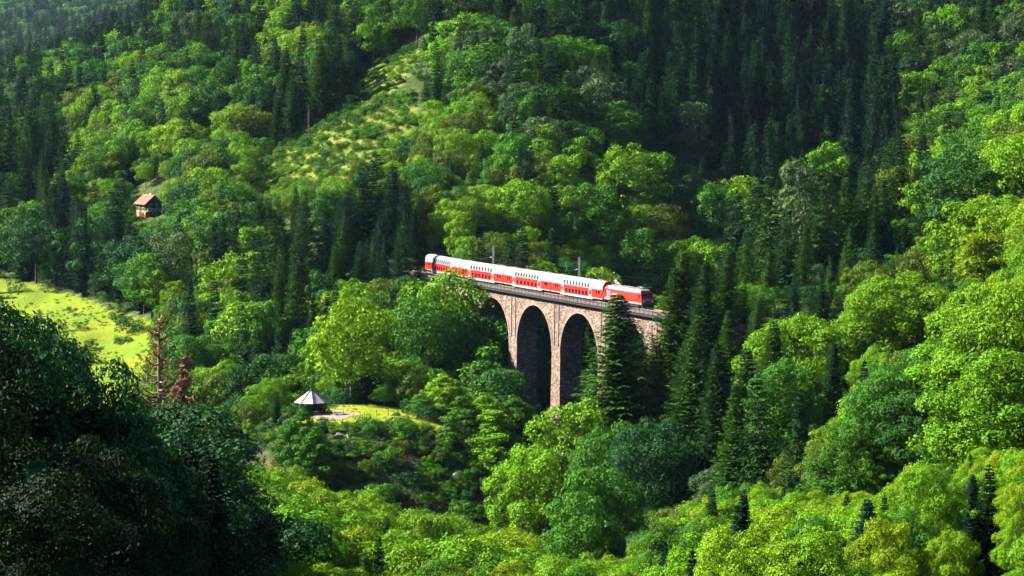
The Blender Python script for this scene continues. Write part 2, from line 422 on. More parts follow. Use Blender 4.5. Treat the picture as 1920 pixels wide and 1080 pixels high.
def terrain_mat():
    m, nt, b = new_mat('hillside_ground')
    tc = nt.nodes.new('ShaderNodeTexCoord')
    def noise(s, d=5):
        n = nt.nodes.new('ShaderNodeTexNoise'); n.inputs['Scale'].default_value = s; n.inputs['Detail'].default_value = d
        nt.links.new(tc.outputs['Object'], n.inputs['Vector']); return n
    def ramp(src, p0, c0, p1, c1):
        r = nt.nodes.new('ShaderNodeValToRGB')
        r.color_ramp.elements[0].position = p0; r.color_ramp.elements[0].color = (*c0, 1)
        r.color_ramp.elements[1].position = p1; r.color_ramp.elements[1].color = (*c1, 1)
        nt.links.new(src, r.inputs['Fac']); return r.outputs['Color']
    def mix(f, a, c):
        x = nt.nodes.new('ShaderNodeMix'); x.data_type = 'RGBA'
        nt.links.new(f, x.inputs['Factor']); nt.links.new(a, x.inputs['A']); nt.links.new(c, x.inputs['B']); return x.outputs['Result']
    def attr(n):
        a = nt.nodes.new('ShaderNodeAttribute'); a.attribute_name = n; return a.outputs['Fac']
    n1, n2, n3 = noise(0.08), noise(0.45, 10), noise(0.03)
    forest = ramp(n2.outputs['Fac'], 0.35, (0.014, 0.028, 0.005), 0.65, (0.040, 0.056, 0.010))
    mead = mix(n3.outputs['Fac'], ramp(n2.outputs['Fac'], 0.3, (0.052, 0.104, 0.003), 0.7, (0.108, 0.142, 0.004)),
               ramp(n1.outputs['Fac'], 0.35, (0.070, 0.122, 0.003), 0.68, (0.160, 0.160, 0.007)))
    lawn = mix(n1.outputs['Fac'], ramp(n2.outputs['Fac'], 0.3, (0.075, 0.135, 0.003), 0.7, (0.175, 0.19, 0.004)),
               ramp(n2.outputs['Fac'], 0.4, (0.10, 0.14, 0.003), 0.66, (0.20, 0.16, 0.012)))
    clear = mix(n1.outputs['Fac'], ramp(n2.outputs['Fac'], 0.35, (0.040, 0.082, 0.005), 0.65, (0.092, 0.130, 0.008)),
                ramp(n2.outputs['Fac'], 0.42, (0.060, 0.098, 0.006), 0.7, (0.17, 0.11, 0.04)))
    kn = ramp(n2.outputs['Fac'], 0.38, (0.020, 0.035, 0.008), 0.68, (0.075, 0.055, 0.028))
    c = mix(attr('meadow'), forest, mead)
    c = mix(attr('clearing'), c, clear)
    c = mix(attr('knoll'), c, kn)
    c = mix(attr('lawn'), c, lawn)
    nt.links.new(c, b.inputs['Base Color'])
    b.inputs['Roughness'].default_value = 0.95; b.inputs['Specular IOR Level'].default_value = 0.1
    n4 = noise(1.6, 8)
    bp = nt.nodes.new('ShaderNodeBump'); bp.inputs['Strength'].default_value = 0.8; bp.inputs['Distance'].default_value = 0.5
    nt.links.new(n4.outputs['Fac'], bp.inputs['Height']); nt.links.new(bp.outputs['Normal'], b.inputs['Normal'])
    return m
hill = bpy.data.objects.new('hillside', mesh_np('hillside', tv, tf, terrain_mat(),
        {'meadow': z_mead.ravel(), 'lawn': z_lawn.ravel(), 'clearing': z_clear.ravel(), 'knoll': z_knoll.ravel()}, smooth=True))
link(hill); tag(hill, kind='structure')

# ------------------------------------------------------------------ railway geometry
AX = R(24.0)
U = Vector((-math.sin(AX), math.cos(AX), 0))           # along the line, away from the camera
P1 = Vector((21.03, 520.0, -55.0))                      # rail level at the coach / locomotive joint
GRADE = -0.0225
def rail_pt(s, lat=0.0, dz=0.0):
    n = Vector((-U.y, U.x, 0))                          # to the lit side
    return Vector((P1.x, P1.y, P1.z)) + U * s + n * lat + Vector((0, 0, GRADE * s + dz))
LINE_ROT = math.atan2(U.y, U.x)                         # local x = along U, local y = lit side

# ------------------------------------------------------------------ viaduct
PITCHB = 23.9; SPAN = 19.4; S_PIER = 21.6               # a pier centre, arch pitch
via = empty('stone_viaduct', rail_pt(0), (0, 0, LINE_ROT))
tag(via, 'tall tan stone viaduct with round arches carrying the red train', 'viaduct')
ZT = -1.35                                              # top of masonry below rail
def ztop(s): return GRADE * s + ZT
ZB = -58.0
def hw(z): return 2.35 + max(0.0, (-3.0 - z)) * 0.018
K0, K1 = -3, 4                                          # bays: centre = S_PIER + (k+.5)*PITCHB
S_MIN = S_PIER + K0 * PITCHB - 14; S_MAX = S_PIER + K1 * PITCHB + 14
body = MB(); 
def P(s, z, side): return (s, side * hw(z), z)
def opening(k):
    sc = S_PIER + (k + 0.5) * PITCHB
    r = SPAN / 2
    zc = GRADE * sc - 3.1 - r                            # springing
    pts = []
    nb = 8
    for i in range(nb):
        z = ZB + (zc - ZB) * i / nb
        pts.append((sc - r + (zc - z) * 0.012, z))
    na = 28
    for i in range(na + 1):
        t = math.pi - math.pi * i / na
        pts.append((sc + r * math.cos(t), zc + r * math.sin(t)))
    for i in range(nb - 1, -1, -1):
        z = ZB + (zc - ZB) * i / nb
        pts.append((sc + r - (zc - z) * 0.012, z))
    return pts, sc, zc, r
nb = 8
ops = [opening(k) for k in range(K0, K1)]
for side in (1, -1):
    for pts, sc, zc, r in ops:
        arc = pts[nb:-nb]
        for a, c in zip(arc[:-1], arc[1:]):
            body.quadpoly([P(a[0], a[1], side), P(c[0], c[1], side), P(c[0], ztop(c[0]), side), P(a[0], ztop(a[0]), side)])
    # piers between openings
    for i in range(len(ops) + 1):
        L = [(S_MIN, p[1]) for p in ops[0][0][:nb + 1]] if i == 0 else list(reversed(ops[i - 1][0][-nb - 1:]))
        Rr = [(S_MAX, p[1]) for p in ops[-1][0][:nb + 1]] if i == len(ops) else ops[i][0][:nb + 1]
        for j in range(nb):
            body.quadpoly([P(L[j][0], L[j][1], side), P(Rr[j][0], Rr[j][1], side), P(Rr[j+1][0], Rr[j+1][1], side), P(L[j+1][0], L[j+1][1], side)])
        body.quadpoly([P(L[nb][0], L[nb][1], side), P(Rr[nb][0], Rr[nb][1], side), P(Rr[nb][0], ztop(Rr[nb][0]), side), P(L[nb][0], ztop(L[nb][0]), side)])
for pts, sc, zc, r in ops:
    for a, c in zip(pts[:-1], pts[1:]):
        body.quadpoly([P(a[0], a[1], 1), P(a[0], a[1], -1), P(c[0], c[1], -1), P(c[0], c[1], 1)])
body.quadpoly([P(S_MIN, ztop(S_MIN), 1), P(S_MAX, ztop(S_MAX), 1), P(S_MAX, ztop(S_MAX), -1), P(S_MIN, ztop(S_MIN), -1)])
for s in (S_MIN, S_MAX):
    body.quadpoly([P(s, ZB, 1), P(s, ZB, -1), P(s, ztop(s), -1), P(s, ztop(s), 1)])
me = bpy.data.meshes.new('masonry'); me.from_pydata(body.v, [], body.f)
bm = bmesh.new(); bm.from_mesh(me); bmesh.ops.remove_doubles(bm, verts=bm.verts, dist=0.001); bmesh.ops.recalc_face_normals(bm, faces=bm.faces); bm.to_mesh(me); bm.free()
me.materials.append(M['stone'])
inst('masonry', me, via)
# arch rings, both faces, slightly proud
for pts, sc, zc, r in ops:
    for side in (1, -1):
        b = MB()
        na = 30
        for i in range(na):
            q = []
            for t, rr in ((i, r - 0.02), (i + 1, r - 0.02), (i + 1, r + 0.62), (i, r + 0.62)):
                th = math.pi * t / na
                s_, z_ = sc + rr * math.cos(th), zc + rr * math.sin(th)
                q.append((s_, z_))
            f = [(s_, side * (hw(z_) + 0.07), z_) for s_, z_ in q]; g = [(s_, side * (hw(z_) - 0.3), z_) for s_, z_ in q]
            body_n = len(b.v)
            b.v += f + g
            b.f += [[body_n + x for x in ff] for ff in ((0, 1, 2, 3), (4, 7, 6, 5), (3, 2, 6, 7), (1, 0, 4, 5))]
        b.build('arch_ring', M['ring'], via)
# string of pilasters on the pier heads
for i in range(len(ops) + 1):
    s0 = S_PIER + (K0 + i) * PITCHB
    zt = ztop(s0) - 0.6; zb = GRADE * s0 - 3.1 - SPAN / 2 + 1.5
    b = MB()
    for side in (1, -1):
        for dx in (-1.15, 1.15):
            n = len(b.v)
            for z in (zb, zt):
                y0, y1 = side * (hw(z) - 0.2), side * (hw(z) + 0.16)
                b.v += [(s0 + dx - 0.3, y0, z), (s0 + dx + 0.3, y0, z), (s0 + dx + 0.3, y1, z), (s0 + dx - 0.3, y1, z)]
            b.f += [[n + x for x in q] for q in ((0, 3, 2, 1), (4, 5, 6, 7), (0, 1, 5, 4), (1, 2, 6, 5), (2, 3, 7, 6), (3, 0, 4, 7))]
    b.build('pilaster', M['ring'], via)
# corbel table, walkway plates and railing
def along(name, s0, s1, y0, y1, z0, z1, mat, parent):
    b = MB(); n = 0
    b.v = [(s0, y0, GRADE*s0+z0), (s1, y0, GRADE*s1+z0), (s1, y1, GRADE*s1+z0), (s0, y1, GRADE*s0+z0), (s0, y0, GRADE*s0+z1), (s1, y0, GRADE*s1+z1), (s1, y1, GRADE*s1+z1), (s0, y1, GRADE*s0+z1)]
    b.f = [list(q) for q in ((0, 3, 2, 1), (4, 5, 6, 7), (0, 1, 5, 4), (1, 2, 6, 5), (2, 3, 7, 6), (3, 0, 4, 7))]
    return b.build(name, mat, parent)
for side in (1, -1):
    w = hw(-1.4)
    along('cornice', S_MIN, S_MAX, side * (w - 0.6), side * (w + 0.16), -1.347, -1.06, M['ring'], via)
    along('kerb', S_MIN, S_MAX, side * (w - 0.25), side * (w + 0.05), -0.657, -0.30, M['sleeper'], via)
    along('walkway_beam', S_MIN, S_MAX, side * (w + 0.80), side * (w + 0.94), -1.12, -0.72, M['iron'], via)
    along('walkway_plate', S_MIN, S_MAX, side * (w - 0.4), side * (w + 1.0), -0.717, -0.66, M['iron'], via)
corb = MB(); corb.v = [(-.24, -.1, -1.15), (.24, -.1, -1.15), (.24, -.1, 0), (-.24, -.1, 0), (-.24, .78, -.35), (.24, .78, -.35), (.24, .78, 0), (-.24, .78, 0)]
corb.f = [list(q) for q in ((0, 3, 2, 1), (4, 5, 6, 7), (0, 1, 5, 4), (1, 2, 6, 5), (2, 3, 7, 6), (3, 0, 4, 7))]
corb_me = corb.mesh('corbel', M['iron'])
post_me = MB().box(-.04, .04, -.04, .04, 0, 1.08).mesh('railing_post', M['iron'])
s = -30.0
while s < 96:
    w = hw(-1.4) + 0.02
    inst('corbel', corb_me, via, (s, w, GRADE * s - 0.73))
    s += 1.0
s = S_MIN + 1
while s < S_MAX:
    inst('railing_post', post_me, via, (s, hw(-1.4) + 0.9, GRADE * s - 0.66))
    s += 2.0
for zz in (-0.12, 0.38):
    b = MB(); b.tube([(S_MIN, hw(-1.4) + 0.9, GRADE * S_MIN + zz), (S_MAX, hw(-1.4) + 0.9, GRADE * S_MAX + zz)], 0.022, 6)
    b.build('handrail', M['iron'], via)

# ------------------------------------------------------------------ track
track = empty('railway_track', rail_pt(0), (0, 0, LINE_ROT))
tag(track, 'single railway track on ballast running over the viaduct', 'railway track')
T0, T1 = -62.0, 114.0
b = MB()
n = 40
prof = [(-2.1, -0.9), (-1.7, -0.42), (1.7, -0.42), (2.1, -0.9)]
for i in range(n + 1):
    s = T0 + (T1 - T0) * i / n
    b.v += [(s, y, z + GRADE * s) for y, z in prof]
for i in range(n):
    for j in range(3):
        b.f.append([i*4+j, i*4+j+1, (i+1)*4+j+1, (i+1)*4+j])
b.build('ballast', M['ballast'], track)
for y in (-0.75, 0.75):
    along('rail', T0, T1, y - 0.035, y + 0.035, -0.17, 0.0, M['rail'], track)
sl_me = MB().box(-.13, .13, -1.3, 1.3, -.30, -.15).mesh('sleeper', M['sleeper'])
s = -60.0; nsl = 0
while nsl < 290:
    inst('sleeper', sl_me, track, (s, 0, GRADE * s)); s += 0.62; nsl += 1

# ------------------------------------------------------------------ double-deck coaches
def side_profile(z):
    pts = [(0.38, 1.33), (0.55, 1.40), (2.75, 1.40), (3.80, 1.23), (4.12, 1.03), (4.38, 0.74), (4.52, 0.38), (4.58, 0.0)]
    for (z0, y0), (z1, y1) in zip(pts[:-1], pts[1:]):
        if z <= z1: return y0 + (y1 - y0) * (z - z0) / (z1 - z0)
    return 0.0
def shell(mb, x0, x1, z0, z1, off=0.0, n=8):
    zs = [z0 + (z1 - z0) * i / n for i in range(n + 1)]
    prof = [(side_profile(z) + off, z) for z in zs]
    for sgn in (1, -1):
        base = len(mb.v)
        mb.v += [(x0, sgn * y, z) for y, z in prof] + [(x1, sgn * y, z) for y, z in prof]
        m = len(prof)
        for i in range(m - 1): mb.f.append([base + i, base + i + 1, base + m + i + 1, base + m + i])
def pane(mb, x, w, z0, z1, sgn, lean=0.0, off=0.022, depth=0.05):
    """a slightly proud plate that follows the side wall"""
    base = len(mb.v)
    for o in (off, off - depth):
        mb.v += [(x - w/2, sgn*(side_profile(z0)+o), z0), (x + w/2, sgn*(side_profile(z0)+o), z0),
                 (x + w/2 + lean, sgn*(side_profile(z1)+o), z1), (x - w/2 + lean, sgn*(side_profile(z1)+o), z1)]
    mb.f += [[base + i for i in q] for q in ((0, 1, 2, 3), (7, 6, 5, 4), (0, 4, 5, 1), (1, 5, 6, 2), (2, 6, 7, 3), (3, 7, 4, 0))]
def wheel_mesh(r):
    b = MB()
    b.tube([(0, -0.07, 0), (0, 0.07, 0)], r, 18)
    return b.mesh('wheel', M['dark'])
WHEEL = wheel_mesh(0.46)
AXBOX = MB().box(-.18, .18, 0, .14, -.2, .2).mesh('axle_box', M['dark'])
HL = 13.2
def ring_profile(full=True):
    zs = [0.75, 1.6, 2.75, 3.2, 3.8, 3.97, 4.12, 4.25, 4.38, 4.46, 4.52, 4.56]
    r = [(side_profile(z), z) for z in zs]
    return [(-y, z) for y, z in r] + [(y, z) for y, z in reversed(r)]

def make_coach(label, pos_s, yaw=0.0, lat=0.0, first=False, variant=0):
    t = empty('passenger_coach', rail_pt(pos_s, lat), (0, -math.asin(GRADE) * 1.0, LINE_ROT + yaw))
    t.rotation_mode = 'XYZ'
    tag(t, label, 'train coach', 'double-deck coaches of the red and white train')
    # body: red lower wall, upper wall whitened by painted-in sun glare, roof, white skirt
    b = MB(); shell(b, -HL, HL, 0.80, 2.78, 0, 3)
    b.build('lower_wall', M['red'], t)
    b = MB(); shell(b, -HL, HL, 2.78, 3.80, 0, 3)
    b.build('upper_wall', M['white'], t)
    b = MB(); shell(b, -HL, HL, 3.80, 4.56, 0, 9)
    zt = 4.56; y = side_profile(zt)
    b.quadpoly([(-HL, -y, zt), (HL, -y, zt), (HL, y, zt), (-HL, y, zt)])
    up = b.build('roof', M['roofgrey'], t)
    for p in up.data.polygons: p.use_smooth = True
    b = MB()
    for x0, x1, zb in ((-8.3, 8.3, 0.34), (-HL, -8.3, 0.62), (8.3, HL, 0.62)):
        for sgn in (1, -1):
            y0, y1 = sorted((sgn * 1.30, sgn * 1.405))
            b.box(x0, x1, y0, y1, zb, 0.802)
    b.box(-8.3, 8.3, -1.25, 1.25, 0.36, 0.7)
    b.build('skirt', M['white'], t)
    # ends
    for x, sg in ((-HL, -1), (HL, 1)):
        b = MB(); prof = ring_profile()
        b.v = [(x, yy, z) for yy, z in prof] + [(x + sg * 0.12, yy * 0.97, 0.75 + (z - 0.75) * 0.985) for yy, z in prof]
        m = len(prof)
        b.f = [[i, (i + 1) % m, m + (i + 1) % m, m + i] for i in range(m)] + [[m + i for i in range(m)], list(range(m))[::-1]]
        e = b.build('end_wall', M['red'], t)
        g = MB(); g.box(*sorted((x + sg * 0.10, x + sg * 0.30)), -0.62, 0.62, 0.9, 3.1); g.build('gangway', M['dark'], e)
    # doors
    for sgn in (1, -1):
        for x in (-7.1, 7.1):
            b = MB(); pane(b, x, 1.5, 0.70, 2.62, sgn, 0, 0.03, 0.06); d = b.build('door', M['door'], t)
            b = MB()
            for dx in (-0.36, 0.36): pane(b, x + dx, 0.42, 1.35, 2.30, sgn, 0, 0.045, 0.03)
            b.build('door_window', M['glass'], d)
        # lower deck windows
        nlow = 6 if variant != 0 else 7
        for i in range(nlow):
            x = -5.1 + 10.2 * i / (nlow - 1)
            b = MB(); pane(b, x, 1.15, 1.05, 1.98, sgn); b.build('window', M['glass'], t)
        # upper deck windows
        nup = 9 if variant != 1 else 8
        for i in range(nup):
            x = -6.1 + 12.2 * i / (nup - 1)
            b = MB(); pane(b, x, 0.95, 2.84, 3.76, sgn, 0, 0.035); b.build('window', M['glass'], t)
        # mid-level windows over the bogies
        for x in ((-11.6, -10.2) if variant != 2 else (-11.4, -10.4)) + (9.7, 10.9):
            b = MB(); pane(b, x, 0.85, 1.72, 2.50, sgn); b.build('window', M['glass'], t)
        # thin pale belt line
        b = MB(); b.box(-HL, HL, *sorted((sgn * 1.39, sgn * 1.412)), 2.70, 2.80); b.build('belt_line', M['white'], t)
        # small red emblem plate high on the coach end
        b = MB(); pane(b, HL - 0.9, 0.62, 2.98, 3.45, sgn, 0, 0.02); b.build('emblem', M['red'], t)
    # roof vents
    for x in (-9.6, 9.6):
        b = MB(); b.box(x - 0.7, x + 0.7, -0.45, 0.45, 4.50, 4.68); b.build('roof_vent', M['grey'], t, 0.05)
    # bogies
    for x in (-10.0, 10.0):
        bo = empty('bogie', (0, 0, 0)); bo.parent = t; bo.location = (x, 0, 0)
        b = MB(); b.box(-1.75, 1.75, -1.12, -0.98, 0.35, 0.62); b.box(-1.75, 1.75, 0.98, 1.12, 0.35, 0.62); b.box(-.3, .3, -1.0, 1.0, .35, .66)
        b.build('bogie_frame', M['dark'], bo)
        for wx in (-1.25, 1.25):
            for wy in (-0.75, 0.75): inst('wheel', WHEEL, bo, (wx, wy, 0.46))
    b = MB(); b.box(-HL - 0.42, -HL, -.12, .12, .85, 1.1); b.box(HL, HL + .42, -.12, .12, .85, 1.1)
    b.box(-8.2, -7.8, -1.2, 1.2, .4, .8); b.box(7.8, 8.2, -1.2, 1.2, .4, .8); b.box(-HL, HL, -1.1, 1.1, 0.66, 0.8)
    b.build('underframe', M['dark'], t)
    return t

CL = 26.85
make_coach('red and white double-deck coach coupled directly behind the locomotive', CL * 0.5, variant=0)
make_coach('red and white double-deck coach second behind the locomotive', CL * 1.5, variant=2)
make_coach('red and white double-deck coach third behind the locomotive', CL * 2.5, variant=1)
make_coach('last double-deck coach at the tail, partly behind trees', CL * 3.5, variant=0, yaw=-R(3.4), lat=-0.8)

# ------------------------------------------------------------------ locomotive
def make_loco(pos_s):
    t = empty('electric_locomotive', rail_pt(pos_s), (0, -math.asin(GRADE), LINE_ROT))
    tag(t, 'red electric locomotive with white markings heading the train', 'locomotive')
    L = 9.1
    # body side profile in x-z (cab fronts slope), extruded across
    W = 1.48
    def hull(z0, z1, inset0, inset1, w0, w1):
        b = MB(); n = 0
        b.v = [(-L + inset0, -w0, z0), (L - inset0, -w0, z0), (L - inset0, w0, z0), (-L + inset0, w0, z0),
               (-L + inset1, -w1, z1), (L - inset1, -w1, z1), (L - inset1, w1, z1), (-L + inset1, w1, z1)]
        b.f = [list(q) for q in ((0, 3, 2, 1), (4, 5, 6, 7), (0, 1, 5, 4), (1, 2, 6, 5), (2, 3, 7, 6), (3, 0, 4, 7))]
        return b
    hull(0.85, 1.25, 0.15, 0.02, W - 0.03, W).build('lower_sill', M['grey'], t)
    hull(1.252, 2.15, 0.02, 0.05, W, W).build('body', M['red'], t, 0.03)
    hull(2.152, 3.28, 0.05, 0.62, W, W - 0.06).build('cab_body', M['red'], t)
    hull(3.282, 3.50, 0.63, 0.79, W - 0.07, 1.27).build('white_band', M['white'], t)
    hull(3.502, 3.78, 0.80, 1.0, 1.26, 1.12).build('roof_shoulder', M['grey'], t)
    hull(3.782, 3.90, 1.2, 1.4, 1.0, 0.9).build('roof', M['grey'], t)
    for sg in (-1, 1):
        # red cab brow above the windscreen
        b = MB(); b.v = [(sg*(L-0.61), -1.40, 3.27), (sg*(L-0.61), 1.40, 3.27), (sg*(L-0.93), 1.10, 3.80), (sg*(L-0.93), -1.10, 3.80),
                         (sg*(L-1.9), -1.44, 3.27), (sg*(L-1.9), 1.44, 3.27), (sg*(L-1.9), 1.15, 3.83), (sg*(L-1.9), -1.15, 3.83)]
        b.f = [list(q) for q in ((0, 1, 2, 3), (4, 7, 6, 5), (3, 2, 6, 7), (0, 3, 7, 4), (1, 5, 6, 2))]
        b.build('cab_roof', M['red'], t)
        # windscreen
        def fx(z): return L - 0.05 - (z - 2.152) / (3.28 - 2.152) * 0.57
        b = MB(); n = 0
        z0, z1 = 2.30, 3.18
        b.v = [(sg*(fx(z0)+0.03), -1.22, z0), (sg*(fx(z0)+0.03), 1.22, z0), (sg*(fx(z1)+0.03), 1.16, z1), (sg*(fx(z1)+0.03), -1.16, z1),
               (sg*(fx(z0)-0.03), -1.22, z0), (sg*(fx(z0)-0.03), 1.22, z0), (sg*(fx(z1)-0.03), 1.16, z1), (sg*(fx(z1)-0.03), -1.16, z1)]
        b.f = [list(q) for q in ((0, 1, 2, 3), (4, 7, 6, 5), (0, 4, 5, 1), (1, 5, 6, 2), (2, 6, 7, 3), (3, 7, 4, 0))]
        b.build('windscreen', M['glass'], t)
        b = MB(); b.box(*sorted((sg*(L-0.06), sg*(L+0.03))), -1.25, 1.25, 1.72, 1.95); b.build('front_stripe', M['white'], t)
        for y in (-1.05, 1.05):
            h = MB(); h.tube([(sg*(L-0.1), y, 1.52), (sg*(L+0.05), y, 1.52)], 0.17, 12); h.build('headlight', M['lamp'], t)
        b = MB(); b.box(*sorted((sg*(L-0.3), sg*(L+0.1))), -1.35, 1.35, 0.35, 0.95); b.build('snow_plough', M['dark'], t)
        for y in (-0.88, 0.88):
            h = MB(); h.tube([(sg*(L-0.05), y, 1.05), (sg*(L+0.5), y, 1.05), (sg*(L+0.5), y, 1.05), (sg*(L+0.58), y, 1.05)], [.1, .1, .24, .24], 10); h.build('buffer', M['dark'], t)
    for sgn in (1, -1):
        b = MB()
        for x in (-8.0, 8.0):
            c = MB(); c.box(x-.32, x+.32, *sorted((sgn*(W-.04), sgn*(W+.015))), 2.25, 2.95); c.build('side_window', M['glass'], t)
            c = MB(); c.box(x-1.15 if x > 0 else x+.55, x-.55 if x > 0 else x+1.15, *sorted((sgn*(W-.06), sgn*(W+.012))), 1.3, 3.0); c.build('cab_door', M['red'], t)
        for x in (-3.6, 0.2, 3.6):
            c = MB(); c.box(x-.7, x+.7, *sorted((sgn*(W-.10), sgn*(W-.03))), 2.86, 3.20); c.build('vent_grille', M['dark'], t)
        # white lettering on the flank
        fc = bpy.data.curves.new('lettering', 'FONT'); fc.body = '25'; fc.size = 2.05; fc.extrude = 0.012; fc.offset = 0.05
        fo = bpy.data.objects.new('lettering_source', fc)
        me = bpy.data.meshes.new_from_object(fo); bpy.data.objects.remove(fo)
        me.materials.append(M['white'])
        o = inst('lettering', me, t)
        if sgn > 0: o.rotation_euler = (math.pi/2, 0, math.pi); o.location = (7.6, W + 0.014, 1.40)
        else: o.rotation_euler = (math.pi/2, 0, 0); o.location = (-7.6, -W - 0.014, 1.40)
        c = MB()
        for k, (xx, ww) in enumerate(((4.6, .5), (3.9, .5), (3.2, .5), (2.5, .5), (1.8, .5))):
            c.box(sgn*xx-.25, sgn*xx+.25, *sorted((sgn*(W-.02), sgn*(W+.014))), 1.95, 2.45)
        c.build('marking', M['white'], t)
    # pantographs: one folded, one raised behind
    for x, up in ((-5.6, False), (5.6, True)):
        p = empty('pantograph'); p.parent = t; p.location = (x, 0, 3.9)
        b = MB()
        for y in (-.55, .55): b.tube([(-.8, y, 0.02), (-.8, y, 0.28)], .07, 8); b.tube([(.8, y, 0.02), (.8, y, 0.28)], .07, 8)
        b.box(-.95, .95, -.62, -.5, .26, .34); b.box(-.95, .95, .5, .62, .26, .34); b.build('base_frame', M['steel'], p)
        h = 1.55 if up else 0.25
        b = MB(); 
        for y in (-.3, .3): b.tube([(-.8, y, .34), (.9, y * .6, .34 + h * .5)], .05, 6); b.tube([(.9, y * .6, .34 + h * .5), (-.5, y * 1.6, .34 + h)], .045, 6)
        b.build('arm', M['steel'], p)
        b = MB(); b.box(-.62, -.54, -.95, .95, .32 + h, .42 + h); b.box(-.38, -.30, -.95, .95, .32 + h, .42 + h); b.build('collector', M['steel'], p)
    b = MB(); b.box(-2.4, 2.4, -.4, .4, 3.902, 4.12); b.tube([(-4.2, .5, 4.15), (4.2, .5, 4.15)], .05, 6); b.build('roof_gear', M['grey'], t)
    for x in (-5.2, 5.2):
        bo = empty('bogie'); bo.parent = t; bo.location = (x, 0, 0)
        b = MB(); b.box(-2.1, 2.1, -1.2, -1.05, .35, .78); b.box(-2.1, 2.1, 1.05, 1.2, .35, .78); b.build('bogie_frame', M['dark'], bo)
        for wx in (-1.3, 1.3):
            for wy in (-.75, .75): inst('wheel', WHEEL, bo, (wx, wy, 0.55), scale=(1.2, 1, 1.2))
    b = MB(); b.box(-2.6, 2.6, -1.3, 1.3, .35, .86); b.build('transformer_box', M['dark'], t)
make_loco(-9.6)

# ------------------------------------------------------------------ overhead line
def mast(px, label, side=-1):
    s = (21.03 * F_PX / 520 - (px - 960)) / 3.64
    for _ in range(30):
        q = rail_pt(s, -2.95); x, y, d = project(q.x, q.y, q.z); s -= (px - x) / 3.6
    t = empty('catenary_mast', rail_pt(s, -2.95, -1.0), (0, 0, LINE_ROT))
    tag(t, label, 'mast', 'steel masts of the overhead line')
    H = 9.6
    b = MB()
    for dx in (-.15, .15):
        for dy in (-.15, .15): b.box(dx-.03, dx+.03, dy-.03, dy+.03, 0, H)
    b.build('mast_leg', M['steel'], t)
    b = MB(); z = 0.4; k = 0
    while z < H - .8:
        a = .15 if k % 2 else -.15
        for dy in (-.15, .15): b.tube([(-a, dy, z), (a, dy, z + .8)], .02, 5)
        b.tube([(.15, -a, z), (.15, a, z + .8)], .02, 5)
        z += .8; k += 1
    b.build('lattice', M['steel'], t)
    b = MB(); b.tube([(0, .2, 6.9), (0, 3.1, 6.5)], .05, 6); b.tube([(0, .2, 8.7), (0, 2.9, 7.7)], .04, 6); b.tube([(0, .2, 6.9), (0, 2.9, 7.7)], .04, 6)
    b.build('cantilever', M['steel'], t)
    for y in (.35, .7):
        c = MB(); c.tube([(0, y, 6.88 - y*.13), (0, y + .25, 6.85 - y*.13)], .1, 8); c.build('insulator', M['lamp'], t)
    return s
ms = [mast(1086, 'pale lattice overhead-line mast standing behind the first coach'),
      mast(925, 'grey lattice overhead-line mast standing behind the third coach')]
ms.sort()
for nm, lat, dz, lb in (('contact_wire', 0.05, 5.5, 'thin contact wire strung above the train roofs'), ('catenary_wire', -0.05, 6.75, 'thin catenary wire sagging above the contact wire'), ('feeder_wire', -2.95, 8.75, 'thin feeder wire strung between the mast tops')):
    b = MB(); pts = []
    nodes = [ms[0] - 45] + ms + [ms[-1] + 40]
    for a, c in zip(nodes[:-1], nodes[1:]):
        for i in range(8):
            f = i / 8; sag = (0.1 if nm == 'contact_wire' else 0.75) * 4 * f * (1 - f)
            pts.append(rail_pt(a + (c - a) * f, lat, dz - sag))
    b.tube(pts, 0.009, 5)
    tag(b.build(nm, M['iron']), lb, 'wire')

# ------------------------------------------------------------------ tree prototypes
def rhombi(p, n, size, wid=0.5, rs=None, t=None):
    rs = rs or rng
    N = len(p)
    n = n / (np.linalg.norm(n, axis=1, keepdims=True) + 1e-9)
    if t is None: t = rs.normal(size=(N, 3))
    t = t - n * np.sum(t * n, 1, keepdims=True); t /= (np.linalg.norm(t, axis=1, keepdims=True) + 1e-9)
    b = np.cross(n, t)
    s = np.asarray(size).reshape(-1, 1)
    fold = n * s * 0.18
    V = np.stack([p - t * s, p + b * s * wid + fold, p + t * s, p - b * s * wid + fold], 1).reshape(-1, 3)
    Fq = np.arange(N * 4).reshape(N, 4)
    v = np.repeat(rs.random(N), 4)
    return V, Fq, v

def trunk_np(h, r0, limbs, seed, rad=0.3, z0=0.3, seg=7, lean=0.02):
    rs = random.Random(seed)
    b = MB()
    pts = []; rr = []
    for i in range(7):
        f = i / 6
        pts.append((rs.uniform(-lean, lean) * f * h, rs.uniform(-lean, lean) * f * h, -0.03 * h + f * h * 1.02)); rr.append(r0 * (1 - 0.85 * f) * (1.35 if i == 0 else 1))
    b.tube(pts, rr, seg)
    for k in range(limbs):
        a = rs.uniform(0, 6.28); z = rs.uniform(z0, 0.75) * h; l = rad * rs.uniform(.5, .9) * (1 - (z / h - z0) * .6)
        p0 = Vector((0, 0, z)); d = Vector((math.cos(a), math.sin(a), rs.uniform(.5, 1.1)))
        b.tube([p0, p0 + d * l * .5 + Vector((0, 0, .02)), p0 + d * l], [r0 * .38, r0 * .22, r0 * .06], 5)
    return b

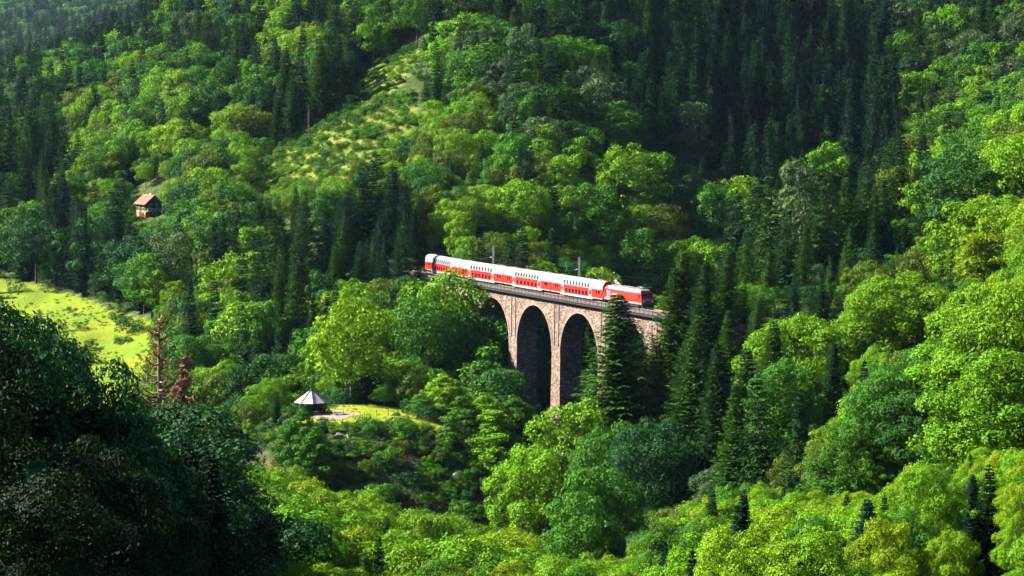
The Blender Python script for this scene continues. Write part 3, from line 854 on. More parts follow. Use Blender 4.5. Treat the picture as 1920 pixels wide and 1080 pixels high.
def broad_np(seed, nlobes, nleaf, leaf, zlo, rmax, lobe_r, shape='round'):
    rs = np.random.default_rng(seed)
    P_, N_ = [], []
    cs = []
    zc = (zlo + 1.0) / 2; hz = (1.0 - zlo) / 2
    for i in range(nlobes):
        for _ in range(40):
            d = rs.normal(size=3); d /= np.linalg.norm(d)
            if d[2] < -0.75: continue
            k = rs.uniform(0.60, 1.04) if i > 4 else rs.uniform(0, .4)
            z = zc + d[2] * hz * k
            f = 1.0
            if shape == 'cone': f = 1.15 - 0.75 * (z - zlo) / (1 - zlo)
            elif shape == 'egg': f = 1.1 - 0.35 * (z - zlo) / (1 - zlo)
            wob = 1 + 0.18 * math.sin(3 * math.atan2(d[1], d[0]) + seed) + 0.12 * math.sin(5 * d[2] * 2 + seed * 1.7)
            c = np.array([d[0] * rmax * k * f * wob, d[1] * rmax * k * f * wob, z])
            lr = lobe_r * rs.uniform(.5, 1.35)
            if all(np.linalg.norm((c - o[0])) > 0.58 * (lr + o[1]) for o in cs): break
        c[2] = min(c[2], 1.0 - lr * .6)
        cs.append((c, lr))
    w = np.array([l ** 2 for _, l in cs]); w /= w.sum()
    for (c, lr), ww in zip(cs, w):
        m = max(10, int(nleaf * ww))
        d = rs.normal(size=(m, 3)); d[:, 2] = d[:, 2] * 0.9 + 0.28
        out = c - np.array([0, 0, zc]); out /= np.linalg.norm(out) + 1e-6
        d += out * 0.45
        d /= np.linalg.norm(d, axis=1, keepdims=True)
        rr = lr * np.clip(rs.normal(0.95, 0.10, size=(m, 1)), 0.4, 1.3)
        bump = 1 + 0.16 * np.sin(d[:, :1] * 9 + seed) * np.sin(d[:, 1:2] * 8 + 2) 
        p = c + d * rr * bump * np.array([1.05, 1.05, 0.82])
        P_.append(p); N_.append(d * 0.9 + rs.normal(size=(m, 3)) * 0.38 + np.array([0, 0, .2]))
    P_ = np.concatenate(P_); N_ = np.concatenate(N_)
    return rhombi(P_, N_, leaf * rs.uniform(.5, 1.5, size=len(P_)), 0.55, rs)

def spruce_np(seed, levels, nbr, per, rbase, wid, zlo=0.07, droop=0.35, thin=1.0):
    rs = np.random.default_rng(seed)
    p0, nn, tt, ss = [], [], [], []
    for i in range(levels):
        f = (i + rs.uniform(-.3, .3)) / levels; f = min(max(f, 0), 0.985)
        z = zlo + (1 - zlo) * f
        rl = rbase * (1 - f) ** 0.82 * (1.0 if f > .12 else .75 + 2 * f) + 0.006
        nb_ = max(4, int(nbr * (0.55 + 0.6 * (1 - f))))
        a0 = rs.uniform(0, 6.28)
        for k in range(nb_):
            if rs.random() > thin: continue
            a = a0 + 6.28 * k / nb_ + rs.uniform(-.25, .25)
            l = rl * rs.uniform(.65, 1.18)
            dirh = np.array([math.cos(a), math.sin(a), 0]); side = np.array([-math.sin(a), math.cos(a), 0])
            dr = droop * (1 - f) + 0.05
            npr = max(3, int(per * (0.35 + l / rbase)))
            for j in range(npr):
                g = (j + 0.6) / npr
                c = dirh * l * g + np.array([0, 0, z - dr * l * g + 0.32 * l * g * g * (1 if f < .8 else .2) + 0.25 * l * g * (f > .75)])
                wj = wid * (1.05 - 0.55 * g) * rs.uniform(.7, 1.25) * (0.55 + 0.45 * (1 - f))
                for sg in (-1, 1):
                    t = side * sg + dirh * 0.75 + np.array([0, 0, -0.35 + rs.uniform(-.2, .2)])
                    p0.append(c + t * wj * 0.55); tt.append(t); ss.append(wj)
                    nn.append(np.array([0, 0, 1.0]) + side * sg * .35 + rs.normal(size=3) * 0.22)
            p0.append(dirh * l + np.array([0, 0, z - dr * l + .32 * l * (1 if f < .8 else .2)])); tt.append(dirh + np.array([0, 0, .1])); ss.append(wid * .8 * (0.55 + 0.45 * (1 - f))); nn.append(np.array([0, 0, 1.0]) + rs.normal(size=3) * .2)
    p0.append(np.array([0, 0, 0.985])); tt.append(np.array([0, 0, 1.0])); ss.append(.02); nn.append(np.array([1.0, 0, 0]))
    return rhombi(np.array(p0), np.array(nn), np.array(ss), 0.34, rs, np.array(tt))

PROTO = {}        # kind -> list of dicts(crown mesh, trunk mesh, joined object)
proto_col = bpy.data.collections.new('tree_shapes')      # source shapes for the far forest, not in the scene
proto_objs = []
def add_proto(kind, crown, trunk_mb, leafm, barkm, base_r):
    V, Fq, v = crown
    cm = mesh_np(kind + '_crown', V, Fq, leafm, {'v': v})
    tm = trunk_mb.mesh(kind + '_trunk', barkm)
    PROTO.setdefault(kind, []).append(dict(crown=cm, trunk=tm, r=base_r, data=(V, Fq, v)))
def join_proto(kind, i, leafm, barkm):
    pr = PROTO[kind][i]
    V, Fq, v = pr['data']
    tm = pr['trunk']
    tvv = np.array([q.co[:] for q in tm.vertices]); nV = len(V)
    quads = [list(p.vertices) for p in tm.polygons if len(p.vertices) == 4]
    fq = np.concatenate([Fq, np.array(quads) + nV])
    me = mesh_np(kind + '_whole', np.concatenate([V, tvv]), fq, [leafm, barkm], {'v': np.concatenate([v, np.full(len(tvv), .5)])},
                 np.concatenate([np.zeros(len(Fq)), np.ones(len(quads))]))
    o = bpy.data.objects.new('%02d_%s' % (len(proto_objs), kind), me)
    proto_col.objects.link(o)
    pr['index'] = len(proto_objs); proto_objs.append(o)

for i in range(6):   # mid-distance broadleaf
    add_proto('broad', broad_np(20 + i, 46 + 4 * i, 8500, 0.0155, [.14, .2, .1, .22, .16, .12][i], [.36, .40, .33, .42, .37, .30][i], [.115, .12, .105, .125, .11, .1][i], ['round', 'egg', 'egg', 'round', 'round', 'egg'][i]),
              trunk_np(0.75, 0.016, 7, 30 + i), M['leaf'], M['bark'], [.40, .44, .38, .46, .41, .34][i])
for i in range(4):   # near broadleaf, finer leaves
    add_proto('broadnear', broad_np(60 + i, 70 + 6 * i, 30000, 0.0098, [.12, .18, .1, .15][i], [.36, .40, .34, .38][i], [.10, .105, .095, .1][i], ['round', 'egg', 'egg', 'round'][i]),
              trunk_np(0.78, 0.015, 14, 70 + i), M['leaf'], M['bark'], [.40, .44, .38, .42][i])
for i in range(2):   # close broadleaf, finest leaves
    add_proto('broadclose', broad_np(80 + i, 95, 52000, 0.0068, .1, [.36, .40][i], .082, ['egg', 'round'][i]),
              trunk_np(0.8, 0.014, 18, 85 + i), M['leaf'], M['bark'], [.40, .43][i])
for i in range(3):   # birch: slender, fine
    add_proto('birch', broad_np(90 + i, 60, 11000, 0.0125, .06, [.24, .27, .22][i], .075, 'cone'),
              trunk_np(0.9, 0.009, 6, 95 + i, .2), M['leaf'], M['bark_birch'], [.26, .3, .24][i])
for i in range(3):   # shrub
    add_proto('shrub', broad_np(110 + i, 18, 1500, 0.04, -.05, .62, .24, 'round'),
              trunk_np(0.6, 0.02, 4, 115 + i, .3, .1), M['leaf'], M['bark'], .7)
for i in range(5):   # spruce
    add_proto('spruce', spruce_np(130 + i, 40, 10, 6, [.165, .18, .15, .20, .16][i], .036, [.06, .1, .05, .08, .16][i], [.35, .5, .3, .45, .4][i], [1, .85, 1, .8, .65][i]),
              trunk_np(0.97, 0.011, 0, 140 + i, lean=.003), M['needle'], M['bark'], [.165, .18, .15, .2, .16][i])
for i in range(3):   # near spruce
    add_proto('sprucenear', spruce_np(150 + i, 62, 12, 10, [.175, .20, .165][i], .026, .05, .42),
              trunk_np(0.97, 0.011, 0, 155 + i, lean=.003), M['needle'], M['bark'], [.175, .2, .16][i])
for kind, lm, bmx in (('broad', M['leaf'], M['bark']), ('birch', M['leaf'], M['bark_birch']), ('shrub', M['leaf'], M['bark']), ('spruce', M['needle'], M['bark']), ('broadnear', M['leaf'], M['bark']), ('broadclose', M['leaf'], M['bark']), ('sprucenear', M['needle'], M['bark'])):
    for i in range(len(PROTO[kind])): join_proto(kind, i, lm, bmx)

# ------------------------------------------------------------------ forest layout
TINT = {
    'yellow':  (0.145, 0.205, 0.005),
    'bright':  (0.098, 0.200, 0.006),
    'lime':    (0.122, 0.210, 0.006),
    'green':   (0.042, 0.118, 0.009),
    'mid':     (0.022, 0.076, 0.013),
    'deep':    (0.013, 0.050, 0.018),
    'olive':   (0.070, 0.100, 0.010),
    'grey':    (0.048, 0.076, 0.034),
    'spruce':  (0.012, 0.040, 0.010),
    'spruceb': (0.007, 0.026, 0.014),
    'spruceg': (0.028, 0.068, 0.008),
    'black':   (0.005, 0.014, 0.004),  # near-black leaves: shade of the left foreground put into the colour
}
TWORD = {'yellow': 'yellow-green', 'bright': 'bright green', 'lime': 'lime green', 'green': 'fresh green', 'mid': 'mid-green', 'deep': 'deep green', 'olive': 'olive', 'grey': 'grey-green',
         'spruce': 'dark green', 'spruceb': 'blue-black', 'spruceg': 'yellowish dark green', 'black': 'blackish green'}
# code -> (spruce share, birch share, broadleaf tints, spruce tints, broad height, spruce height)
ZC = {
    'h': (.68, .0, ['mid', 'green', 'bright', 'deep', 'grey'], ['spruce', 'spruceb'], (15, 22), (20, 30)),
    's': (.95, .0, ['deep', 'mid', 'green'], ['spruce', 'spruceg', 'spruce'], (14, 20), (19, 35)),
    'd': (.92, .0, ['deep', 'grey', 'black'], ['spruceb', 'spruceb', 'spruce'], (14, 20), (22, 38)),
    'b': (.03, .04, ['bright', 'lime', 'bright', 'yellow', 'green'], ['spruceg'], (13, 20), (16, 24)),
    'g': (.26, .03, ['green', 'bright', 'bright', 'mid', 'olive', 'green', 'lime'], ['spruce', 'spruceb'], (11, 22), (16, 28)),
    'm': (.62, .0, ['mid', 'green', 'bright', 'green', 'grey', 'deep'], ['spruce', 'spruceb', 'spruceg'], (15, 22), (20, 30)),
    'o': (.10, .06, ['olive', 'bright', 'green', 'olive', 'lime', 'mid'], ['spruceg'], (8, 15), (12, 20)),
    'y': (.05, .0, ['yellow', 'lime', 'bright', 'green'], ['spruce'], (14, 20), (18, 25)),
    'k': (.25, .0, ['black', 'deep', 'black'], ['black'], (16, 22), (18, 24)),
    'r': (.55, .0, ['grey', 'green', 'deep', 'olive', 'bright'], ['spruce', 'spruceg'], (15, 22), (20, 28)),
}
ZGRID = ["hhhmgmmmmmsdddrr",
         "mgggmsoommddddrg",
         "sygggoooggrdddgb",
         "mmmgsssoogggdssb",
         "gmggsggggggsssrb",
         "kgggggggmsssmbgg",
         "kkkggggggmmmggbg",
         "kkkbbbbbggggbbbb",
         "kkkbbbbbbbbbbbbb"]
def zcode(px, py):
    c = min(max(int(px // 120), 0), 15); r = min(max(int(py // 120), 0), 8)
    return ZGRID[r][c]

# keep-clear views: (outline, distance of what stands there)
KEEP = [
    ([(800, 470), (880, 478), (1150, 512), (1240, 535), (1245, 590), (1135, 600), (1135, 770), (1060, 790), (1030, 775), (960, 735), (940, 640), (905, 572), (885, 545), (800, 525)], 640),
    (KNOLL, 470), ([(540, 730), (620, 730), (800, 765), (800, 800), (540, 800)], 500),
    (MEADOW, 740), ([(250, 345), (312, 345), (312, 412), (250, 412)], 860), ([(478, 330), (520, 285), (600, 235), (700, 200), (760, 190), (800, 215), (740, 260), (680, 275), (620, 320), (540, 345), (495, 370)], 800), (CLEAR2, 900),
    ([(1060, 460), (1120, 460), (1120, 520), (1060, 520)], 545),
    ([(1835, 885), (1895, 885), (1895, 1040), (1835, 1040)], 204),
]
trees = []    # dicts: kind, X, Y, z, h, w, tint, hero
def rail_gap(X, Y):
    return abs((X - P1.x) * (-U.y) + (Y - P1.y) * U.x)
def tree(px, py_top, Y, kind, w=1.0, tint='green', hmin=5, hmax=42, label=None, name=None, proto=None):
    X = (px - 960) / F_PX * Y
    z = float(terrain(X, Y)[0])
    h = min(max(float(ray_z(py_top, Y)) - z, hmin), hmax)
    if kind in ('broad', 'broadnear') and Y > 330:       # no giants: stand farther up the slope instead
        for Y2 in np.arange(Y, Y + 180, 4.0):
            X2 = (px - 960) / F_PX * Y2; z2 = float(terrain(X2, Y2)[0]); h2 = float(ray_z(py_top, Y2)) - z2
            if 6 < h2 < (27 if label else 23) and rail_gap(X2, Y2) > 6: X, Y, z, h = X2, float(Y2), z2, h2; break
    if kind in ('broad', 'broadnear') and Y > 330: w = max(min(w, (10.5 if label else 8.5) / (.41 * h)), .72)      # crowns of 16 to 21 m at most
    trees.append(dict(kind=kind, X=X, Y=Y, z=z, h=h, w=w, tint=tint, hero=True, label=label, proto=proto))

# -- trees that can be told apart in the photograph
HERO = [
    (1180, 548, 442, 'sprucenear', 1.85, 'spruceg', 'tall dark spruce standing alone in front of the viaduct, its tip over the locomotive'),
    (1350, 640, 400, 'sprucenear', 1.15, 'spruce', None), (1330, 500, 470, 'spruce', 1.0, 'spruceg', None), (1270, 520, 480, 'spruce', .9, 'spruceg', None),
    (1395, 520, 470, 'spruce', 1.0, 'spruceg', None),
    (1256, 500, 463, 'sprucenear', 1.25, 'spruceg', 'yellowish spruce with its top just right of the locomotive nose'), (1292, 468, 466, 'sprucenear', 1.3, 'spruceg', None), (1322, 490, 456, 'sprucenear', 1.2, 'spruce', None), (1362, 462, 468, 'sprucenear', 1.3, 'spruceg', None), (1300, 590, 432, 'sprucenear', 1.2, 'spruceg', None), (1235, 640, 446, 'sprucenear', 1.2, 'spruce', None),
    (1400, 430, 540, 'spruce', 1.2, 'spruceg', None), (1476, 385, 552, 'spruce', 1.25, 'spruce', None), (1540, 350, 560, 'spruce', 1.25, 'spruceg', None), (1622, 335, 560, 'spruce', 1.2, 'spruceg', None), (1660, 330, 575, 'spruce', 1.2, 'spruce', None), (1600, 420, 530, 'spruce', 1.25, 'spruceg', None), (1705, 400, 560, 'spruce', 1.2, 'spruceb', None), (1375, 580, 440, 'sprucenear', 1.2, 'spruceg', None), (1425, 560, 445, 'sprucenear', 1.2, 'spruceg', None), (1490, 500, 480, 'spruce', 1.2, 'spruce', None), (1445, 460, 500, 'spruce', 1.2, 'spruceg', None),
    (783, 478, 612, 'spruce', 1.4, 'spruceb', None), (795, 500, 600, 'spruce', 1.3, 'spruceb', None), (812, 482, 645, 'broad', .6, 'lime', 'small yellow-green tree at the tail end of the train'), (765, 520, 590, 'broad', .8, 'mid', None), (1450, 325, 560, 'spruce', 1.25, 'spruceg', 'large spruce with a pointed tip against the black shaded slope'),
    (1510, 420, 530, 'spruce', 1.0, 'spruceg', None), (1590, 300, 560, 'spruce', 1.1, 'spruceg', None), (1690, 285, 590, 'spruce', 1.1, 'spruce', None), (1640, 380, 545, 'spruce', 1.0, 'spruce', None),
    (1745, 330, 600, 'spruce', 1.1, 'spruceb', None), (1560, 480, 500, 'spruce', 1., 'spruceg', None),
    (710, 282, 690, 'spruce', 1.8, 'spruceb', None), (742, 372, 670, 'spruce', .9, 'spruceb', None), (580, 378, 690, 'spruce', 1.0, 'spruceb', None), (612, 385, 680, 'spruce', .9, 'spruce', None), (525, 372, 700, 'spruce', 1.0, 'spruceb', None), (665, 330, 690, 'spruce', 1.0, 'spruce', None), (690, 390, 665, 'spruce', 1.1, 'spruce', None), (640, 420, 665, 'spruce', 1.0, 'spruceb', None), (760, 350, 690, 'spruce', 1.0, 'spruceb', None), (728, 440, 650, 'spruce', 1.0, 'spruceb', None),
    (700, 298, 656, 'spruce', 1.5, 'spruceb', None), (735, 318, 650, 'spruce', 1.5, 'spruceb', None), (762, 345, 645, 'spruce', 1.4, 'spruceb', None), (672, 330, 655, 'spruce', 1.5, 'spruceb', None), (640, 368, 655, 'spruce', 1.5, 'spruceb', None), (777, 392, 640, 'spruce', 1.3, 'spruceb', None), (714, 400, 638, 'spruce', 1.6, 'spruceb', None), (750, 425, 630, 'spruce', 1.5, 'spruceb', None), (678, 450, 628, 'spruce', 1.5, 'spruce', None), (610, 410, 655, 'spruce', 1.5, 'spruceb', None),
    (650, 350, 668, 'spruce', 1.75, 'spruceb', None), (682, 300, 676, 'spruce', 1.75, 'spruceb', None), (735, 305, 676, 'spruce', 1.75, 'spruceb', None), (757, 335, 662, 'spruce', 1.75, 'spruceb', None), (772, 400, 645, 'spruce', 1.2, 'spruceb', None), (718, 365, 655, 'spruce', 1.75, 'spruce', None), (690, 445, 638, 'spruce', 1.75, 'spruceb', None), (748, 460, 632, 'spruce', 1.75, 'spruceb', None), (772, 490, 626, 'spruce', 1.2, 'spruceb', None), (655, 470, 645, 'spruce', 1.75, 'spruce', None),
    (455, 540, 640, 'spruce', 1.0, 'spruceb', None), (600, 480, 640, 'spruce', 1.1, 'spruce', None),
    (1868, 870, 205, 'spruce', 1.3, 'black', 'dark spruce in the bottom right corner of the picture'), (1440, 690, 350, 'spruce', 1.0, 'spruce', None), (1500, 740, 340, 'spruce', .9, 'spruce', None),
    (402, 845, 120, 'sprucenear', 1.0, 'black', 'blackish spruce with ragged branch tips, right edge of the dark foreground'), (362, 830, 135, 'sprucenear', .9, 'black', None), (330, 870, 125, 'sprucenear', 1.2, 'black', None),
    (1915, 960, 196, 'broadnear', .8, 'bright', None), (1800, 1000, 190, 'broadnear', .8, 'lime', None),
    (1170, 272, 640, 'broad', 1.1, 'bright', 'large bright green broadleaf tree high above the locomotive'), (1230, 290, 655, 'broad', 1.0, 'green', None), (1300, 197, 730, 'broad', .8, 'grey', 'large grey-green domed tree at the edge of the black shaded slope'),
    (1120, 350, 640, 'broad', .9, 'green', None), (1195, 430, 590, 'broad', .9, 'green', None), (1330, 345, 620, 'broad', 1., 'green', None), (1320, 455, 545, 'broad', .95, 'bright', None),
    (798, 118, 830, 'broad', 1.1, 'bright', 'bright green round tree beside the upper clearing'), (465, 282, 735, 'broad', 1.0, 'bright', 'bright green tree at the left edge of the clearing'), (485, 215, 830, 'broad', 1.0, 'deep', None),
    (845, 508, 562, 'broad', 1.05, 'bright', 'bright green broad tree hiding the left end of the viaduct'), (880, 585, 546, 'broad', 1.0, 'green', None), (905, 600, 552, 'broad', .8, 'mid', None), (790, 560, 545, 'broad', .9, 'green', None), (915, 655, 530, 'birch', 1.3, 'green', None),
    (1085, 757, 398, 'broad', 1.15, 'bright', 'large bright green tree at the foot of the viaduct pier'), (1165, 800, 390, 'broad', 1.1, 'green', None), (1010, 850, 372, 'broad', 1.0, 'bright', None), (1235, 790, 385, 'broad', 1., 'deep', None), (1110, 880, 350, 'broad', 1.1, 'green', None),
    (1700, 515, 430, 'broad', 1.35, 'bright', 'large bright green billowing tree on the right slope'), (1640, 560, 415, 'broad', 1.1, 'bright', None), (1850, 440, 470, 'broad', 1.3, 'yellow', 'yellow-green domed tree at the right edge'), (1900, 290, 560, 'broad', 1.15, 'bright', 'bright green round tree on the right edge, upper half'), (1505, 595, 425, 'broad', 1.1, 'bright', None), (1560, 268, 610, 'broad', .75, 'bright', 'bright green tree poking up in front of the black slope'), (1500, 305, 590, 'broad', .75, 'grey', None), (1630, 490, 480, 'broad', 1., 'olive', None), (1720, 470, 490, 'broad', 1.0, 'olive', None),
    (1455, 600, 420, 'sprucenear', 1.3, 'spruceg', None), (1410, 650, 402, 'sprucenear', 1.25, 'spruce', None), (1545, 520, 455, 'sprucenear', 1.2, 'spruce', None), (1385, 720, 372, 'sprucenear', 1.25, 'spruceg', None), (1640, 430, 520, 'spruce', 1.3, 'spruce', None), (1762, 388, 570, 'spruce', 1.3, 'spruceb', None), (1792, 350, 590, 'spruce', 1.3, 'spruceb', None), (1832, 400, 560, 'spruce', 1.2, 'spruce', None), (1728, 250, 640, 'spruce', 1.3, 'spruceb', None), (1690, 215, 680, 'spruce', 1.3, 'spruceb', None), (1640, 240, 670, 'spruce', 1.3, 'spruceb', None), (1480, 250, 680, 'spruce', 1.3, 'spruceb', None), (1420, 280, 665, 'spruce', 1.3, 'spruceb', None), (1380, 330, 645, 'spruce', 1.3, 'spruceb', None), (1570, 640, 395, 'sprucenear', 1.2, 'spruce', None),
    (1470, 680, 392, 'broad', .9, 'green', None), (1600, 800, 300, 'broadnear', 1.1, 'green', None), (1730, 740, 300, 'broadnear', 1.1, 'mid', None), (1880, 660, 260, 'broadnear', 1.2, 'bright', None),
    (90, 290, 960, 'broad', 1.0, 'yellow', None), (130, 300, 950, 'broad', .9, 'lime', None), (385, 235, 860, 'broad', 1.1, 'bright', None), (405, 140, 960, 'broad', 1.0, 'bright', None),
    (190, 508, 722, 'broad', 1.1, 'mid', 'small round tree standing out on the meadow with its shadow beside it'),
    (558, 768, 440, 'birch', 1.3, 'green', 'slender feathery green birch left of the gazebo'), (533, 790, 442, 'birch', 1.2, 'green', None), (582, 800, 436, 'birch', 1.2, 'green', None), (462, 800, 462, 'birch', 1.2, 'bright', None),
    (910, 735, 455, 'birch', 1.7, 'bright', None), (962, 740, 456, 'birch', 1.6, 'green', None), (870, 745, 452, 'birch', 1.8, 'green', None), (990, 765, 458, 'birch', 1.6, 'green', None), (830, 700, 474, 'birch', 2.0, 'bright', None), (790, 735, 470, 'birch', 1.9, 'green', None), (930, 770, 448, 'birch', 1.9, 'bright', None), (940, 700, 490, 'broad', 1.0, 'mid', None),
    (718, 740, 490, 'birch', 2.2, 'bright', 'small round bright bush-like tree at the back of the lawn'), (630, 745, 497, 'birch', 1.6, 'green', None),
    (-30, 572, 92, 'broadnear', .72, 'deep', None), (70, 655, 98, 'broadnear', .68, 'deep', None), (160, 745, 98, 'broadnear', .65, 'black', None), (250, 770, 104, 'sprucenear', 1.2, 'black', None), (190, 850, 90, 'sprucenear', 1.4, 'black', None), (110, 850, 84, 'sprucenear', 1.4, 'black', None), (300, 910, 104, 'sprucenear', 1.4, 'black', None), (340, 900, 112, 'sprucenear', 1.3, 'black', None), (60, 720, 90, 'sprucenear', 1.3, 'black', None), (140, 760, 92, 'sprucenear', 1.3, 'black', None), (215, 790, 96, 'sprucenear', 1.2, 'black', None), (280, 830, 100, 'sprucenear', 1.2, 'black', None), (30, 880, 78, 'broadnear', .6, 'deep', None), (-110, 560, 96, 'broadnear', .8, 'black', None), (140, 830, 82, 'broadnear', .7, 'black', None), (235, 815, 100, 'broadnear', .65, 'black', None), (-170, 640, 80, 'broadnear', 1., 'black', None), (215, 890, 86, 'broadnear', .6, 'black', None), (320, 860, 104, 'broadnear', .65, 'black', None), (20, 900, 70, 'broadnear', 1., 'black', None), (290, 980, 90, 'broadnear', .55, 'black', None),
]
for px, pt, Y, k, w, ti, lb in HERO:
    if k == 'broadnear' and Y < 140: k = 'broadclose'
    if k == 'broad' and Y < 445: k = 'broadnear'
    tree(px, pt, Y, k, w, ti, label=lb)

for t in trees:          # what stands in front of these must leave them in view
    if t['Y'] < 190 or (t['tint'] == 'spruceb' and 590 < t['Y'] < 700): continue
    rad = {'spruce': .17, 'sprucenear': .18, 'birch': .26}.get(t['kind'], .4) * t['h'] * t['w']
    tx, ty, d = project(t['X'], t['Y'], t['z'] + t['h']); _, by, _ = project(t['X'], t['Y'], t['z']); wp = rad / d * F_PX; hh = (by - ty) * .62
    if 'spruce' in t['kind']: KEEP.append(([(tx, ty + .1 * hh), (tx + .6 * wp, ty + hh), (tx - .6 * wp, ty + hh)], t['Y'] - 4))
    else: KEEP.append(([(tx - .3 * wp, ty + .1 * hh), (tx + .3 * wp, ty + .1 * hh), (tx + .75 * wp, ty + .5 * hh), (tx + .7 * wp, ty + hh), (tx - .7 * wp, ty + hh), (tx - .75 * wp, ty + .5 * hh)], t['Y'] - 4))
KEEPB = [(min(p[0] for p in q), max(p[0] for p in q), min(p[1] for p in q), max(p[1] for p in q)) for q, _ in KEEP]

# -- the rest of the wood, scattered on the ground
occupied = {}
def cell(x, y): return int(x // 12), int(y // 12)
for t in trees: occupied.setdefault(cell(t['X'], t['Y']), []).append((t['X'], t['Y'], 3.2 if t['Y'] > 250 else 5))
def free(x, y, r):
    cx, cy = cell(x, y)
    for i in (-1, 0, 1):
        for j in (-1, 0, 1):
            for (a, b_, rr) in occupied.get((cx + i, cy + j), ()):
                if (a - x) ** 2 + (b_ - y) ** 2 < (r * .5 + rr * .5) ** 2 * 1.0 + r * rr * .25: return False
    return True
rr_ = np.random.default_rng(77)
def rail_dist(X, Y):
    v = np.array([X - P1.x, Y - P1.y]); return abs(v[0] * (-U.y) + v[1] * U.x), v[0] * U.x + v[1] * U.y
cands = []
Yc = 105.0
while Yc < 4700:
    sp = 5.2 if Yc < 330 else 6.6 if Yc < 600 else (7.2 if Yc < 1000 else (8.5 if Yc < 1500 else (11 if Yc < 2200 else 15)))
    x0 = (-130 - 960) / F_PX * Yc - (38 if Yc < 340 else 12); x1 = (2050 - 960) / F_PX * Yc + 6
    if Yc > 1150: x1 = (620 - 960) / F_PX * Yc
    for x in np.arange(x0, x1, sp):
        cands.append((x + rr_.uniform(-.42, .42) * sp, Yc + rr_.uniform(-.42, .42) * sp, sp))
    Yc += sp
cx = np.array([c[0] for c in cands]); cy = np.array([c[1] for c in cands])
cz = terrain(cx, cy)
gpx, gpy, _ = project(cx, cy, cz)
for (X, Y, sp), z, gx, gy in zip(cands, cz, gpx, gpy):
    u = rr_.random(6)
    if Y < 145 and X > (190 - 960) / F_PX * Y: continue
    # open ground
    skip = False
    for poly, y0, y1 in ((MEADOW, 560, 860), (LAWN, 440, 512), (KNOLL, 410, 512), (CLEAR1, 680, 880), (CLEAR2, 780, 960)):
        if y0 < Y < y1 and in_poly(poly, gx, gy): skip = True; break
    if skip: continue
    rd, rs_ = rail_dist(X, Y)
    if rd < 5.5 and -90 < rs_ < 140: continue
    _, tpy, _ = project(X, Y, z + 17)
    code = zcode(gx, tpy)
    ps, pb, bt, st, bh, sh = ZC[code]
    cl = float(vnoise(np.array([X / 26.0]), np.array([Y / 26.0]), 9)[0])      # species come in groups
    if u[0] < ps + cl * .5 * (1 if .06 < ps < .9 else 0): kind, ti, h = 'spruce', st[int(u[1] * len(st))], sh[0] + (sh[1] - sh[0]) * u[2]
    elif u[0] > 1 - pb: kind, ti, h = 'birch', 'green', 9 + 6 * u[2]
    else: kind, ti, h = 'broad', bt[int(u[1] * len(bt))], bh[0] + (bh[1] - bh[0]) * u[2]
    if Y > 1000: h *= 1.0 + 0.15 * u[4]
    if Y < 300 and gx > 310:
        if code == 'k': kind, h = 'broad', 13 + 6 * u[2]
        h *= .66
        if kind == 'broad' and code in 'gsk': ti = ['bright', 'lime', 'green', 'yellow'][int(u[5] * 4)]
    w = (0.78 + .36 * u[3]) if kind != 'spruce' else (.8 + .55 * u[3] ** 2)
    if Y > 1500: w *= 1.2
    if Y > 2500: h *= 1.25
    if 775 < Y < 850 and 130 < gx < 330: h = min(h, 8.5)              # the cabin stands in the open
    if 440 < Y < 530 and 300 < gx < 640: h = min(h, 6 + 3 * u[2])     # the knoll's left flank is bushy
    # do not stand in front of things the photo shows; shorten or leave out
    ok = False
    for k in range(5):
        pr = {'spruce': .17, 'birch': .27, 'broad': .42}[kind] * h * w
        tx, ty, d = project(X, Y, z + h)
        wp = pr / d * F_PX
        bx_, by_, _ = project(X, Y, z + h * .15)
        bad = False
        gxs = np.linspace(-.8, .8, 5) * wp + tx
        for (poly, yk), (kx0, kx1, ky0, ky1) in zip(KEEP, KEEPB):
            if tx + wp < kx0 or tx - wp > kx1 or ty > ky1 or by_ < ky0: continue
            if Y < yk and not (yk == 640 and (X - P1.x) * (-U.y) + (Y - P1.y) * U.x < 0):
                gys = np.linspace(ty, by_, 6)
                A, B = np.meshgrid(gxs, gys)
                if in_poly(poly, A, B).any(): bad = True; break
        if not bad: ok = True; break
        h *= 0.78
    if not ok or h < 4.0: continue
    r = (2.2 if kind == 'spruce' else 3.4) * (.75 if Y < 330 else 1)
    if not free(X, Y, r): continue
    occupied.setdefault(cell(X, Y), []).append((X, Y, r))
    near = Y < 420
    trees.append(dict(kind=kind + ('' if not near or kind == 'birch' else 'close' if Y < 300 and kind == 'broad' else 'near'), X=X, Y=Y, z=z, h=h, w=w, tint=ti, hero=False, label=None, proto=None))

